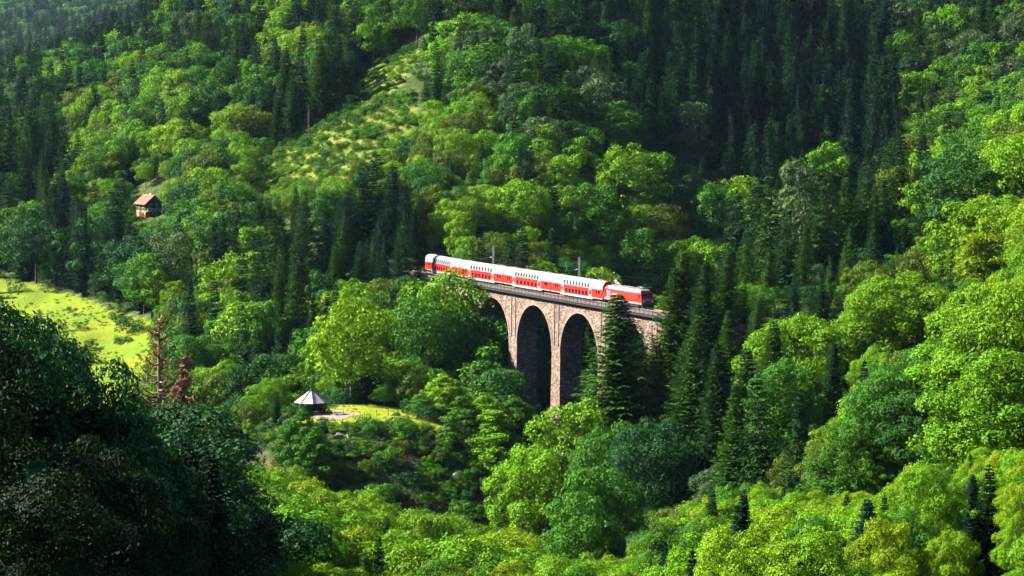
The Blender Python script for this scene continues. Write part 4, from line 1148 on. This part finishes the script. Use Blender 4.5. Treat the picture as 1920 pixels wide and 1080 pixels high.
# -- which trees show, and how large: paint simple outlines far to near
SC = 3
W_, H_ = 1920 // SC, 1080 // SC
buf = np.full((H_, W_), -1, int)
for i in sorted(range(len(trees)), key=lambda i: -trees[i]['Y']):
    t = trees[i]
    lst = PROTO[t['kind']]
    if t.get('proto') is None: t['proto'] = int(rr_.integers(len(lst)))
    rad = lst[t['proto']]['r'] * t['h'] * t['w']
    tx, ty, d = project(t['X'], t['Y'], t['z'] + t['h'])
    _, by, _ = project(t['X'], t['Y'], t['z'])
    wp = rad / d * F_PX
    t['px'], t['top'], t['base'], t['wp'] = tx, ty, by, wp
    x0, x1, y0, y1 = int((tx - wp) / SC), int((tx + wp) / SC) + 1, int(ty / SC), int(by / SC) + 1
    x0, x1, y0, y1 = max(x0, 0), min(x1, W_), max(y0, 0), min(y1, H_)
    if x1 <= x0 or y1 <= y0: continue
    yy, xx = np.mgrid[y0:y1, x0:x1]
    fx = (xx * SC - tx) / max(wp, 1); fy = (yy * SC - ty) / max(by - ty, 1)
    if 'spruce' in t['kind']: m = np.abs(fx) < np.minimum(fy * 1.0, .95)
    else: m = fx ** 2 + ((fy - .47) / .5) ** 2 < .95
    buf[y0:y1, x0:x1][m] = i
cnt = np.bincount(buf[buf >= 0].ravel(), minlength=len(trees))
for i, t in enumerate(trees): t['vis'] = int(cnt[i]) * SC * SC

def tint_rgb(t):
    c = np.array(TINT[t['tint']]); j = rr_.uniform(-1, 1, 3)
    return [float(x) for x in c * (1 + .16 * j[0]) * np.array([1 + .12 * j[1], 1, 1 + .2 * j[2]])]

# -- individuals: the ones that show largest, the rest as far wood
PLAIN = {'broad': 'broadleaf_tree', 'broadnear': 'broadleaf_tree', 'broadclose': 'broadleaf_tree', 'spruce': 'spruce_tree', 'sprucenear': 'spruce_tree', 'birch': 'birch_tree'}
byname = {}
for t in trees: byname.setdefault(PLAIN[t['kind']], []).append(t)
indiv = []
for nm, lst in byname.items():
    lst.sort(key=lambda t: (-t['hero'] * (t['vis'] > 30), -t['vis']))
    for k, t in enumerate(lst):
        t['ind'] = k < 298 and t['vis'] >= 70
        if t['ind']: indiv.append(t)

PLACES = [  # (px, py, phrase)
    (60, 40, 'on the hazy far slope, top left'), (250, 40, 'on the far ridge, top left'), (420, 40, 'at the top edge above the cabin slope'), (600, 50, 'at the top edge left of the upper clearing'),
    (690, 70, 'over the upper clearing'), (850, 60, 'right of the upper clearing, top edge'), (1000, 60, 'at the top edge above the last coach'), (1180, 60, 'at the top edge above the locomotive'),
    (1370, 80, 'high on the black shaded slope'), (1560, 80, 'at the top of the black shaded slope'), (1720, 80, 'top right, beside the black slope'), (1870, 60, 'in the top right corner'),
    (50, 170, 'at the left edge on the far ridge'), (190, 180, 'on the ridge well above the cabin'), (330, 170, 'on the slope above the cabin, right'), (480, 170, 'on the slope left of the clearing'), (600, 200, 'along the upper rim of the clearing'),
    (800, 200, 'just right of the clearing'), (920, 180, 'on the spur high above the coaches'), (1080, 190, 'on the spur above the first coach'), (1240, 190, 'at the left rim of the black slope'), (1430, 230, 'in the middle of the black slope'), (1600, 220, 'low on the black slope'), (1780, 200, 'on the right-hand spur, upper part'), (1880, 230, 'at the right edge, upper part'),
    (40, 300, 'at the left edge above the meadow'), (150, 300, 'upslope left of the cabin'), (280, 310, 'directly upslope of the cabin'), (400, 300, 'right of the cabin near the clearing'), (820, 310, 'on the bushy slope right of the clearing'), (950, 320, 'on the slope above the third coach'), (1080, 330, 'on the slope above the masts'), (1220, 330, 'above the locomotive'), (1380, 350, 'at the lower left of the black slope'), (1560, 330, 'in front of the black slope'), (1720, 330, 'on the right-hand spur, middle'), (1870, 340, 'at the right edge below the spur top'),
    (60, 430, 'on the wood edge above the meadow'), (180, 440, 'between the cabin and the meadow'), (300, 440, 'just below the cabin'), (430, 420, 'below the left end of the clearing'), (560, 420, 'under the lower rim of the clearing'), (700, 400, 'in the dark spruce stand left of the train'), (820, 410, 'above the tail of the train'), (960, 430, 'right behind the coaches'), (1130, 450, 'right behind the first coach'), (1240, 440, 'right behind the locomotive'), (1400, 450, 'to the right beyond the locomotive'), (1550, 450, 'in the spruce stand on the right'), (1700, 440, 'behind the billowing tree on the right'), (1860, 460, 'at the right edge, mid height'),
    (230, 560, 'at the right rim of the meadow'), (350, 560, 'right of the meadow'), (480, 560, 'on the lower slope left of the viaduct'), (620, 540, 'on the lower slope below the spruce stand'), (750, 560, 'left of the viaduct end'), (870, 570, 'beside the hidden viaduct end'), (1290, 560, 'right of the locomotive'), (1420, 570, 'on the right slope level with the train'), (1560, 570, 'on the right slope near the billowing tree'), (1850, 590, 'at the right edge below mid height'),
    (390, 680, 'between the meadow and the knoll'), (520, 660, 'behind and left of the gazebo'), (650, 670, 'behind the gazebo'), (780, 660, 'behind the lawn'), (900, 660, 'left of the tall arches'), (1010, 720, 'under the tall arches'), (1250, 680, 'right of the viaduct'), (1400, 700, 'right of the tall lone spruce'), (1560, 690, 'on the right slope below the train level'), (1720, 680, 'under the billowing tree'), (1870, 720, 'at the right edge, lower part'),
    (60, 700, 'in the dark foreground below the meadow'), (100, 900, 'in the dark lower left foreground'), (300, 900, 'in the dark foreground left of centre'), (420, 800, 'left of the knoll'), (520, 900, 'in the sunny foreground below the knoll'), (700, 960, 'in the sunny foreground, bottom centre'), (900, 1000, 'at the bottom edge below the knoll hollow'), (880, 780, 'on the right end of the knoll'), (1060, 850, 'below the viaduct pier'), (1200, 900, 'below the tall lone spruce'), (1100, 1020, 'at the bottom edge right of centre'), (1350, 880, 'lower right of the tall lone spruce'), (1350, 1020, 'at the bottom edge, right third'), (1550, 860, 'on the lower right slope'), (1600, 1000, 'in the lower right foreground'), (1780, 880, 'on the sunny slope, lower right'), (1850, 1010, 'in the bottom right corner'),
]
SIZEW = lambda t: 'tall' if t['h'] > 24 else ('small' if t['h'] < 11 else '')
groups = {}
for t in indiv:
    if t['label']: continue
    cyv = t['top'] * .65 + min(t['base'], 1080) * .35
    k = min(range(len(PLACES)), key=lambda i: (PLACES[i][0] - t['px']) ** 2 + (PLACES[i][1] - cyv) ** 2)
    sp_ = {'broadleaf_tree': 'broadleaf tree', 'spruce_tree': 'spruce', 'birch_tree': 'birch'}[PLAIN[t['kind']]]
    t['desc'] = (SIZEW(t) + ' ' + TWORD[t['tint']] + ' ' + sp_).strip(); t['place'] = PLACES[k][2]
    groups.setdefault((t['desc'], t['place']), []).append(t)
ORD = ['first', 'second', 'third', 'fourth', 'fifth', 'sixth', 'seventh', 'eighth', 'ninth', 'tenth', 'eleventh', 'twelfth', 'thirteenth', 'fourteenth', 'fifteenth', 'sixteenth', 'seventeenth', 'eighteenth']
for (d, p), lst in groups.items():
    lst.sort(key=lambda t: t['px'])
    n = len(lst)
    for k, t in enumerate(lst):
        if n == 1: t['label'] = d + ' ' + p
        elif n == 2: t['label'] = d + ' ' + p + (', the left one' if k == 0 else ', the right one')
        else: t['label'] = d + ' ' + p + (', leftmost' if k == 0 else ', rightmost' if k == n - 1 else ', ' + ORD[min(k, 17)] + ' from left')
for t in indiv:
    if len(t['label'].split()) > 16: t['label'] = t['label'].replace('yellowish dark green', 'yellowish').replace('just right of', 'right of').replace(' from left', '')
    if len(t['label'].split()) > 16: t['label'] = t['label'].replace('tall ', '').replace('small ', '')
GRP = {'broadleaf_tree': 'broadleaf trees of the hillside wood', 'spruce_tree': 'spruces of the hillside wood', 'birch_tree': 'birches around the knoll'}
for t in indiv:
    nm = PLAIN[t['kind']]
    e = bpy.data.objects.new(nm, None); e.empty_display_size = 1
    e.location = (t['X'], t['Y'], t['z'])
    e.rotation_euler = (float(rr_.normal(0, .02)), float(rr_.normal(0, .02)), float(rr_.uniform(0, 6.28)))
    e.scale = (t['h'] * t['w'], t['h'] * t['w'], t['h'])
    COL.objects.link(e)
    tag(e, t['label'], 'tree', GRP[nm])
    pr = PROTO[t['kind']][t['proto']]
    c = bpy.data.objects.new('crown', pr['crown']); c.parent = e; COL.objects.link(c); c['tint'] = tint_rgb(t)
    k = bpy.data.objects.new('trunk', pr['trunk']); k.parent = e; COL.objects.link(k)

def scatter(name, items, label):
    """one object: a point for each tree, turned into trees by geometry nodes"""
    me = bpy.data.meshes.new(name)
    me.vertices.add(len(items)); me.vertices.foreach_set('co', np.array([(t['X'], t['Y'], t['z']) for t in items], dtype=np.float32).ravel())
    def att(nm, ty, vals, key):
        a = me.attributes.new(nm, ty, 'POINT'); a.data.foreach_set(key, vals)
    att('size', 'FLOAT_VECTOR', np.array([(t['h'] * t['w'], t['h'] * t['w'], t['h']) for t in items], dtype=np.float32).ravel(), 'vector')
    att('turn', 'FLOAT_VECTOR', np.array([(0, 0, rr_.uniform(0, 6.28)) for t in items], dtype=np.float32).ravel(), 'vector')
    att('shape', 'INT', np.array([PROTO[t['kind']][t['proto']]['index'] for t in items], dtype=np.int32), 'value')
    att('tint', 'FLOAT_COLOR', np.array([tint_rgb(t) + [1.0] for t in items], dtype=np.float32).ravel(), 'color')
    o = bpy.data.objects.new(name, me); COL.objects.link(o)
    ng = bpy.data.node_groups.new(name, 'GeometryNodeTree')
    ng.interface.new_socket('Geometry', in_out='INPUT', socket_type='NodeSocketGeometry')
    ng.interface.new_socket('Geometry', in_out='OUTPUT', socket_type='NodeSocketGeometry')
    N = ng.nodes; gi = N.new('NodeGroupInput'); go = N.new('NodeGroupOutput')
    ci = N.new('GeometryNodeCollectionInfo'); ci.inputs['Collection'].default_value = proto_col
    ci.inputs['Separate Children'].default_value = True; ci.inputs['Reset Children'].default_value = True
    ip = N.new('GeometryNodeInstanceOnPoints'); ip.inputs['Pick Instance'].default_value = True
    def named(nm, ty):
        n = N.new('GeometryNodeInputNamedAttribute'); n.data_type = ty; n.inputs['Name'].default_value = nm; return n.outputs['Attribute']
    er = N.new('FunctionNodeEulerToRotation')
    ng.links.new(named('turn', 'FLOAT_VECTOR'), er.inputs[0])
    ng.links.new(gi.outputs[0], ip.inputs['Points']); ng.links.new(ci.outputs[0], ip.inputs['Instance'])
    ng.links.new(named('shape', 'INT'), ip.inputs['Instance Index']); ng.links.new(er.outputs[0], ip.inputs['Rotation'])
    ng.links.new(named('size', 'FLOAT_VECTOR'), ip.inputs['Scale'])
    ng.links.new(ip.outputs[0], go.inputs[0])
    md = o.modifiers.new('scatter', 'NODES'); md.node_group = ng
    tag(o, label, None, None, 'stuff')
    return o
rest = [t for t in trees if not t['ind'] and (t['vis'] > 0 or t['Y'] < 950)]
scatter('background_wood', rest, 'mass of further trees filling the wooded slopes')
print('TREES', len(trees), 'individual', len(indiv), 'rest', len(rest), {k: sum(1 for t in indiv if PLAIN[t['kind']] == k) for k in byname}, {k: sum(1 for t in v if t['vis'] >= 70) for k, v in byname.items()})
for t in trees:
    if t['hero'] and (t['h'] < 8 or t['h'] > 34): print('HERO', t['kind'], round(t['px']), round(t['top']), t['Y'], 'h', round(t['h'], 1))

# ------------------------------------------------------------------ undergrowth on the clearings and the knoll face
items = []
def fill_poly(poly, y0, y1, n, hlo, hhi, tints, clump=None):
    pxs = [p[0] for p in poly]; pys = [p[1] for p in poly]
    k = 0; tries = 0
    while k < n and tries < n * 30:
        tries += 1
        Y = rr_.uniform(y0, y1); px = rr_.uniform(min(pxs), max(pxs)); X = (px - 960) / F_PX * Y
        z = float(terrain(X, Y)[0]); gx, gy, _ = project(X, Y, z)
        if not in_poly(poly, gx, gy): continue
        if poly is KNOLL and in_poly(LAWN, gx, gy): continue
        if clump and vnoise(np.array([X / clump]), np.array([Y / clump]), 21)[0] < -.08: continue
        items.append(dict(kind='shrub', X=X, Y=Y, z=z - .15, h=rr_.uniform(hlo, hhi), w=rr_.uniform(.8, 1.5), tint=tints[int(rr_.integers(len(tints)))], proto=int(rr_.integers(3)))); k += 1
CLEAR1B = [(620 + (x - 620) * 1.13, 295 + (y - 295) * 1.18) for x, y in CLEAR1]
fill_poly(CLEAR1B, 680, 880, 850, .6, 2.8, ['bright', 'green', 'olive', 'mid', 'green', 'lime'], None)
fill_poly(CLEAR2, 780, 960, 160, .6, 1.6, ['bright', 'lime', 'green'])
fill_poly(KNOLL, 412, 470, 700, .4, 2.2, ['green', 'mid', 'deep', 'green', 'olive', 'bright'], 5)
k = 0
while k < 2400:
    Y = rr_.uniform(380, 900); px = rr_.uniform(-60, 1980); X = (px - 960) / F_PX * Y
    z = float(terrain(X, Y)[0]); gx, gy, _ = project(X, Y, z); rd, rs_ = rail_dist(X, Y)
    if rd < 4.5 or any(in_poly(q, gx, gy) for q in (MEADOW, LAWN)): continue
    k += 1
    items.append(dict(kind='shrub', X=X, Y=Y, z=z - .2, h=rr_.uniform(1.5, 4), w=rr_.uniform(.8, 1.3), tint=['mid', 'deep', 'green', 'green'][k % 4], proto=k % 3))
scatter('undergrowth', items, 'low bushes and saplings on the clearings, the knoll and between the trees')

items = []
fill_poly(MEADOW, 570, 850, 1500, .25, .7, ['yellow', 'lime', 'olive', 'bright'], 9)
fill_poly(LAWN, 442, 510, 350, .15, .4, ['yellow', 'lime', 'olive', 'bright'], 4)
scatter('meadow_grass', items, 'tufts of long grass on the meadow and the lawn')

# ------------------------------------------------------------------ shrubs on the meadow
SHRUBS = [(75, 590, 1.6, 'small dark green shrub on the meadow nearest its left edge'), (112, 622, 3.6, 'dark green shrub on the open meadow, lower left'), (150, 619, 2.6, 'round dark shrub in the middle of the open meadow'),
          (170, 682, 5.0, 'largest dark shrub low on the open meadow'), (172, 655, 3.0, 'dark shrub just above the largest meadow shrub'), (222, 645, 2.6, 'low dark shrub at the right of the meadow'), (240, 642, 2.0, 'small shrub beside a low dark one at the meadow right'),
          (238, 625, 5.0, 'large shrub near the right rim of the meadow'), (220, 605, 3.5, 'shrub close under the lone meadow tree'), (264, 622, 3.4, 'shrub at the far right rim of the meadow'), (30, 548, 4.0, 'bushy shrub at the meadow top left'), (130, 583, 1.4, 'tiny shrub upslope on the meadow')]
for px, py, h, lb in SHRUBS:
    g = ground_px(px, py, 560, 860)
    e = empty('shrub', g + Vector((0, 0, -.1)), (0, 0, random.uniform(0, 6))); e.scale = (h, h, h * .95)
    tag(e, lb, 'shrub', 'shrubs on the meadow')
    pr = PROTO['shrub'][random.randrange(3)]
    c = inst('foliage', pr['crown'], e); c['tint'] = list(TINT['mid']); inst('stem', pr['trunk'], e)

# ------------------------------------------------------------------ dead brown conifers
def dead_tree(px, py_top, Y, name, label, seed, spread, dense, tint, upturn=1.0, hmax=30):
    X = (px - 960) / F_PX * Y; z = float(terrain(X, Y)[0]); h = min(float(ray_z(py_top, Y)) - z, hmax)
    rs = random.Random(seed); nr_ = np.random.default_rng(seed)
    e = empty(name, (X, Y, z)); tag(e, label, 'tree')
    b = MB(); b.tube([(0, 0, -.5), (.05, 0, h * .3), (-.05, .05, h * .6), (0, 0, h * .85), (0.03, 0, h)], [h * .016, h * .012, h * .009, h * .005, h * .001], 8)
    b.build('trunk', M['bark_red'], e)
    br = MB(); tp, tn, ts, ttn = [], [], [], []
    nbr = int(42 * dense)
    for k in range(nbr):
        f = .28 + .70 * (k + rs.random()) / nbr; zz = h * f; a = rs.uniform(0, 6.283)
        l = spread * h * (1 - f) ** .75 * rs.uniform(.6, 1.1) + .25
        d = Vector((math.cos(a), math.sin(a), 0))
        pts = []
        for i in range(6):
            g = i / 5
            pts.append(Vector((0, 0, zz)) + d * l * g + Vector((0, 0, (-.45 * g + (.95 * upturn) * g * g) * l)))
        br.tube(pts, [h * .0042, h * .0036, h * .003, h * .0022, h * .0016, h * .0006], 5)
        m = int(26 * l / (spread * h) * dense) + 6
        for i in range(m):
            g = rs.uniform(.25, 1); i0 = min(int(g * 5), 4); q = pts[i0].lerp(pts[i0 + 1], g * 5 - i0)
            tp.append(q + Vector((rs.uniform(-.15, .15), rs.uniform(-.15, .15), rs.uniform(-.35, .05)))); tn.append((rs.gauss(0, 1), rs.gauss(0, 1), rs.gauss(0, .6))); ts.append(rs.uniform(.16, .42)); ttn.append((d.x + rs.gauss(0, .6), d.y + rs.gauss(0, .6), -.9))
    br.build('branches', M['bark_red'], e)
    V, Fq, v = rhombi(np.array([p[:] for p in tp]), np.array(tn, float), np.array(ts), (.12 if dense < 2.4 else .28), nr_, np.array(ttn, float))
    o = inst('dry_twigs', mesh_np('dry_twigs', V, Fq, M['twig'], {'v': v}), e); o['tint'] = tint
dead_tree(293, 585, 215, 'dead_spruce', 'bare reddish brown dead spruce rising in front of the meadow', 3, .23, 2.2, [.25, .125, .045])
dead_tree(342, 655, 228, 'dead_spruce', 'dense rusty brown dead spruce right of the bare one', 4, .19, 2.5, [.22, .11, .045], .5)
dead_tree(1262, 575, 470, 'dead_spruce', 'grey-brown dead spruce right of the viaduct', 5, .14, 3.0, [.15, .11, .085], .3)
dead_tree(1592, 560, 440, 'dead_spruce', 'pinkish brown dead spruce beside the billowing tree', 6, .14, 2.6, [.15, .10, .07], .3)
dead_tree(580, 195, 800, 'bare_pole_tree', 'thin bare trunk standing alone on the clearing', 7, .05, .5, [.10, .08, .06], .2)

# ------------------------------------------------------------------ gazebo on the knoll
gz = ground(580, 472)
ga = empty('gazebo', gz + Vector((0, 0, .05)), (0, 0, R(12)))
tag(ga, 'octagonal wooden gazebo with pale grey pointed roof on the knoll', 'gazebo')
RO, RI, ZE, ZA = 3.45, 2.75, 2.45, 4.75
MB().tube([(0, 0, -.6), (0, 0, .12)], 3.0, 8).build('floor', M['wood_grey'], ga)
for k in range(8):
    a0, a1 = 2 * math.pi * k / 8, 2 * math.pi * (k + 1) / 8
    e0, e1 = Vector((math.cos(a0) * RO, math.sin(a0) * RO, ZE)), Vector((math.cos(a1) * RO, math.sin(a1) * RO, ZE))
    ap0 = Vector((math.cos(a0) * .2, math.sin(a0) * .2, ZA)); ap1 = Vector((math.cos(a1) * .2, math.sin(a1) * .2, ZA))
    dn = Vector((0, 0, -.1))
    panel = None
    # each roof panel is laid in board courses, lapped
    b = MB(); nC = 9
    for j in range(nC):
        f0, f1 = j / nC, (j + 1) / nC + .02
        q = [e0.lerp(ap0, f0), e1.lerp(ap1, f0), e1.lerp(ap1, min(f1, 1)), e0.lerp(ap0, min(f1, 1))]
        up = Vector((0, 0, .05))
        q2 = [q[0] + up, q[1] + up, q[2] + up * .2, q[3] + up * .2]
        n = len(b.v); b.v += [tuple(x) for x in q + q2]
        b.f += [[n + x for x in ff] for ff in ((0, 1, 5, 4), (4, 5, 6, 7), (0, 4, 7, 3), (1, 2, 6, 5), (0, 3, 2, 1))]
    b.build('roof_panel', M['roof_wood'], ga)
    b = MB(); b.tube([e0 + Vector((0, 0, .07)), ap0 + Vector((0, 0, .07))], .07, 6); b.build('hip_board', M['wood_dark'], ga)
    p = Vector((math.cos(a0) * RI, math.sin(a0) * RI, 0))
    MB().box(-.1, .1, -.1, .1, .1, ZE + .25).build('post', M['wood_dark'], ga, loc=p)
    if k not in (6,):
        q0 = p; q1 = Vector((math.cos(a1) * RI, math.sin(a1) * RI, 0))
        for zb, zt_ in ((.15, .42), (.45, .72), (.75, 1.0)):
            b = MB(); d = (q1 - q0).normalized(); nn_ = Vector((-d.y, d.x, 0)) * .04
            n = 0; A = q0 + d * .11; B = q1 - d * .11
            for zz in (zb, zt_): b.v += [tuple(A - nn_ + Vector((0, 0, zz))), tuple(B - nn_ + Vector((0, 0, zz))), tuple(B + nn_ + Vector((0, 0, zz))), tuple(A + nn_ + Vector((0, 0, zz)))]
            b.f = [list(q) for q in ((0, 3, 2, 1), (4, 5, 6, 7), (0, 1, 5, 4), (1, 2, 6, 5), (2, 3, 7, 6), (3, 0, 4, 7))]
            b.build('wall_board', M['wood_dark'], ga)
MB().tube([(0, 0, ZA - .15), (0, 0, ZA + .15), (0, 0, ZA + .35), (0, 0, ZA + 1.0)], [.3, .26, .1, .02], 8).build('finial', M['wood_dark'], ga)

# picnic table and gravel terrace
tb = ground_px(636, 778, 455, 500)
pt = empty('picnic_table', tb, (0, 0, R(8)))
tag(pt, 'grey wooden picnic table beside the gazebo', 'table')
for i in range(4): MB().box(-1.3, 1.3, -.4 + i * .2, -.4 + i * .2 + .17, .74, .79).build('table_board', M['wood_grey'], pt)
for sgn in (-1, 1): MB().box(-1.3, 1.3, sgn * .85 - .14, sgn * .85 + .14, .43, .48).build('bench_seat', M['wood_grey'], pt)
for x in (-.85, .85):
    b = MB(); b.box(x - .06, x + .06, -.4, .4, .64, .738); b.box(x - .06, x + .06, -.95, .95, .32, .428); b.tube([(x, -.7, 0), (x, -.25, .7)], .06, 6); b.tube([(x, .7, 0), (x, .25, .7)], .06, 6); b.build('leg_frame', M['wood_dark'], pt)
gr = MB(); c0 = tb + Vector((-1.0, -1.2, 0)); ring = []
N = 26
for i in range(N):
    a = 2 * math.pi * i / N; r = 1 + .15 * math.sin(3 * a) + .1 * math.sin(5 * a + 1)
    x, y = c0.x + 4.6 * r * math.cos(a), c0.y + 4.2 * r * math.sin(a)
    ring.append((x, y, float(terrain(x, y)[0]) + .06))
for rr2 in (1.0, .66, .33):
    for x, y, z in ring:
        xx, yy = c0.x + (x - c0.x) * rr2, c0.y + (y - c0.y) * rr2
        gr.v.append((xx, yy, float(terrain(xx, yy)[0]) + .07))
gr.v.append((c0.x, c0.y, float(terrain(c0.x, c0.y)[0]) + .07))
for L in range(2):
    for i in range(N): gr.f.append([L*N+i, L*N+(i+1) % N, (L+1)*N+(i+1) % N, (L+1)*N+i])
for i in range(N): gr.f.append([2*N+i, 2*N+(i+1) % N, 3*N])
tag(gr.build('gravel_terrace', M['gravel']), kind='structure')

# wire fence posts along the lawn
for i, (px, py) in enumerate(((642, 797), (662, 786), (683, 784), (706, 780), (728, 779))):
    g = ground_px(px, py, 450, 505)
    o = MB().tube([(0, 0, -.2), (0.02, 0, 1.25)], .055, 7).build('fence_post', M['wood_dark'], loc=g)
    tag(o, ['leftmost thin wooden fence post on the lawn', 'second thin fence post from the gazebo on the lawn', 'middle thin fence post on the lawn', 'fourth thin fence post from the gazebo', 'rightmost thin fence post on the lawn'][i], 'fence post', 'fence posts on the lawn')

# boulders, logs, stumps on the knoll face and the clearing
def boulder(px, py, r, y0, y1, label, seed):
    g = ground_px(px, py, y0, y1)
    bm = bmesh.new(); bmesh.ops.create_icosphere(bm, subdivisions=3, radius=1)
    rs = random.Random(seed); ph = [rs.uniform(0, 6) for _ in range(6)]
    for v in bm.verts:
        c = v.co; k = 1 + .22 * math.sin(3 * c.x + ph[0]) * math.sin(2.6 * c.y + ph[1]) + .14 * math.sin(6 * c.z + ph[2] + 3 * c.x) + .08 * math.sin(9 * c.y + ph[3])
        v.co = Vector((c.x * 1.25, c.y, c.z * .8)) * k * r
    me = bpy.data.meshes.new('boulder'); bm.to_mesh(me); bm.free(); me.materials.append(M['rock'])
    o = inst('boulder', me, None, g + Vector((0, 0, r * .35))); tag(o, label, 'boulder', 'boulders on the knoll')
boulder(605, 789, .7, 440, 500, 'grey boulder at the front of the lawn below the gazebo', 1)
boulder(742, 779, .6, 440, 505, 'dark boulder at the right end of the lawn', 2)
boulder(722, 795, .45, 440, 505, 'small dark boulder on the lawn edge right of the posts', 3)
boulder(635, 822, .8, 420, 480, 'half-hidden boulder on the knoll face below the gazebo', 4)
boulder(860, 900, 1.3, 410, 480, 'large dark boulder in the hollow under the knoll', 5)
boulder(900, 880, 1.1, 410, 480, 'dark boulder in the hollow nearest the bright tree', 6)
def log(px, py, y0, y1, L, r, ang, tilt, mat, name, label, cat):
    g = ground_px(px, py, y0, y1)
    d = Vector((math.cos(ang) * math.cos(tilt), math.sin(ang) * math.cos(tilt), math.sin(tilt)))
    b = MB(); b.tube([-d * L * .5, Vector((0, 0, .03)), d * L * .5], [r, r * .9, r * .7], 9)
    e = empty(name, g + Vector((0, 0, abs(d.z) * L * .45 + r * .6))); tag(e, label, cat)
    b.build('stem', mat, e)
    b = MB(); b.tube([d * L * .1, d * L * .1 + Vector((.1, -.3, .35))], [r * .5, r * .2], 6); b.build('branch_stub', mat, e)
log(655, 838, 415, 470, 2.6, .16, R(150), R(68), M['white_bark'], 'bare_log', 'short white bare log leaning on the knoll face', 'log')
log(591, 812, 430, 480, 1.5, .12, R(80), R(80), M['wood_grey'], 'bare_log', 'short grey post-like log below the boulder on the knoll', 'log')
log(685, 808, 430, 480, 3.0, .14, R(20), R(25), M['bark_red'], 'bare_log', 'reddish fallen log on the knoll face under the posts', 'log')
log(690, 815, 430, 480, 3.2, .12, R(-10), R(3), M['bark_red'], 'bare_log', 'reddish log lying flat under the fallen one', 'log')
log(545, 240, 700, 860, 6, .22, R(10), R(4), M['bark_red'], 'bare_log', 'fallen reddish trunk at the upper rim of the clearing', 'log')
log(700, 172, 780, 920, 9, .25, R(15), R(3), M['wood_grey'], 'bare_log', 'fallen grey trunk below the upper clearing', 'log')

# ------------------------------------------------------------------ cabin
hg = ground_px(280, 398, 780, 870)
HY = hg.y
cab = empty('cabin', hg + Vector((0, 0, -.2)), (0, 0, R(38)))
tag(cab, 'small cabin with salmon tiled roof among trees on the left slope', 'cabin')
WX, WY, ZW = 3.2, 3.0, 3.5        # ridge runs along local y
MB().box(-WX, WX, -WY, WY, -2.5, .9).build('stone_base', M['ochre'], cab)
b = MB(); prof = [(-WX, .902), (WX, .902), (WX, ZW), (0, ZW + 2.5), (-WX, ZW)]
n = len(prof); b.v = [(x, -WY, z) for x, z in prof] + [(x, WY, z) for x, z in prof]
b.f = [[i, (i + 1) % n, n + (i + 1) % n, n + i] for i in range(n)] + [list(range(n))[::-1], [n + i for i in range(n)]]
b.build('wall', M['wood_dark'], cab)
for sg in (-1, 1):
    OV = .75
    sl = 2.5 / WX
    b = MB()
    for c_ in range(10):
        f0, f1 = c_ / 10, (c_ + 1) / 10 + .015
        x0, x1 = sg * (WX + OV) * (1 - f0), sg * (WX + OV) * (1 - min(f1, 1))
        z0, z1 = ZW + 2.5 - abs(x0) * sl + .1, ZW + 2.5 - abs(x1) * sl + .1
        y0, y1 = -WY - .8, WY + .8
        m_ = len(b.v)
        b.v += [(x0, y0, z0 + .07), (x0, y1, z0 + .07), (x1, y1, z1 + .03), (x1, y0, z1 + .03), (x0, y0, z0 - .05), (x0, y1, z0 - .05), (x1, y1, z1 - .05), (x1, y0, z1 - .05)]
        b.f += [[m_ + i for i in q] for q in ((0, 1, 2, 3), (4, 7, 6, 5), (0, 4, 5, 1), (1, 5, 6, 2), (2, 6, 7, 3), (3, 7, 4, 0))]
    b.build('roof', M['tile'], cab)
MB().box(.9, 1.5, .6, 1.2, ZW + .8, ZW + 2.9).build('chimney', M['plaster'], cab)
for x, y, rot in ((-1.3, -WY - .03, 0), (1.3, -WY - .03, 0)):
    w = MB().box(x - .5, x + .5, y - .03, y + .05, 2.0, 3.1).build('window', M['plaster'], cab)
    MB().box(x - .4, x + .4, y - .05, y - .02, 2.1, 3.0).build('pane', M['glass'], w)
for y in (-1.4, 1.4):
    w = MB().box(-WX - .06, -WX + .05, y - .5, y + .5, 2.0, 3.1).build('window', M['plaster'], cab)
    MB().box(-WX - .08, -WX - .05, y - .4, y + .4, 2.1, 3.0).build('pane', M['glass'], w)
MB().box(-WX - .2, WX + .2, -WY - 1.5, -WY, .70, .86).build('balcony_floor', M['wood_grey'], cab)
b = MB(); b.box(-WX - .2, WX + .2, -WY - 1.5, -WY - 1.42, 1.62, 1.76); b.box(-WX - .2, WX + .2, -WY - 1.5, -WY - 1.44, 1.1, 1.25)
b.build('balcony_rail', M['white_bark'], cab)
for i in range(5): MB().box(-.06, .06, -.06, .06, .86, 1.62).build('balcony_post', M['white_bark'], cab, loc=(-WX + i * WX / 2, -WY - 1.46, 0))

# ------------------------------------------------------------------ haze
def haze(density, color):
    m = bpy.data.materials.new('haze'); m.use_nodes = True
    nt = m.node_tree; nt.nodes.clear()
    out = nt.nodes.new('ShaderNodeOutputMaterial'); pv = nt.nodes.new('ShaderNodeVolumePrincipled')
    pv.inputs['Density'].default_value = density; pv.inputs['Color'].default_value = (*color, 1); pv.inputs['Anisotropy'].default_value = 0.2
    nt.links.new(pv.outputs[0], out.inputs['Volume'])
    x0, x1 = float(tv[:, 0].min()) - 20, float(tv[:, 0].max()) + 20
    b = MB().box(x0, x1, -70, 5840, float(tv[:, 2].min()) - 1.5, float(tv[:, 2].max()) + 60)
    o = b.build('haze', m); tag(o, 'thin blue haze in the valley air', None, None, 'stuff'); o.display_type = 'WIRE'
    m.cycles.homogeneous_volume = True if hasattr(m.cycles, 'homogeneous_volume') else True
haze(0.0000085, (0.45, 0.7, 1.0))
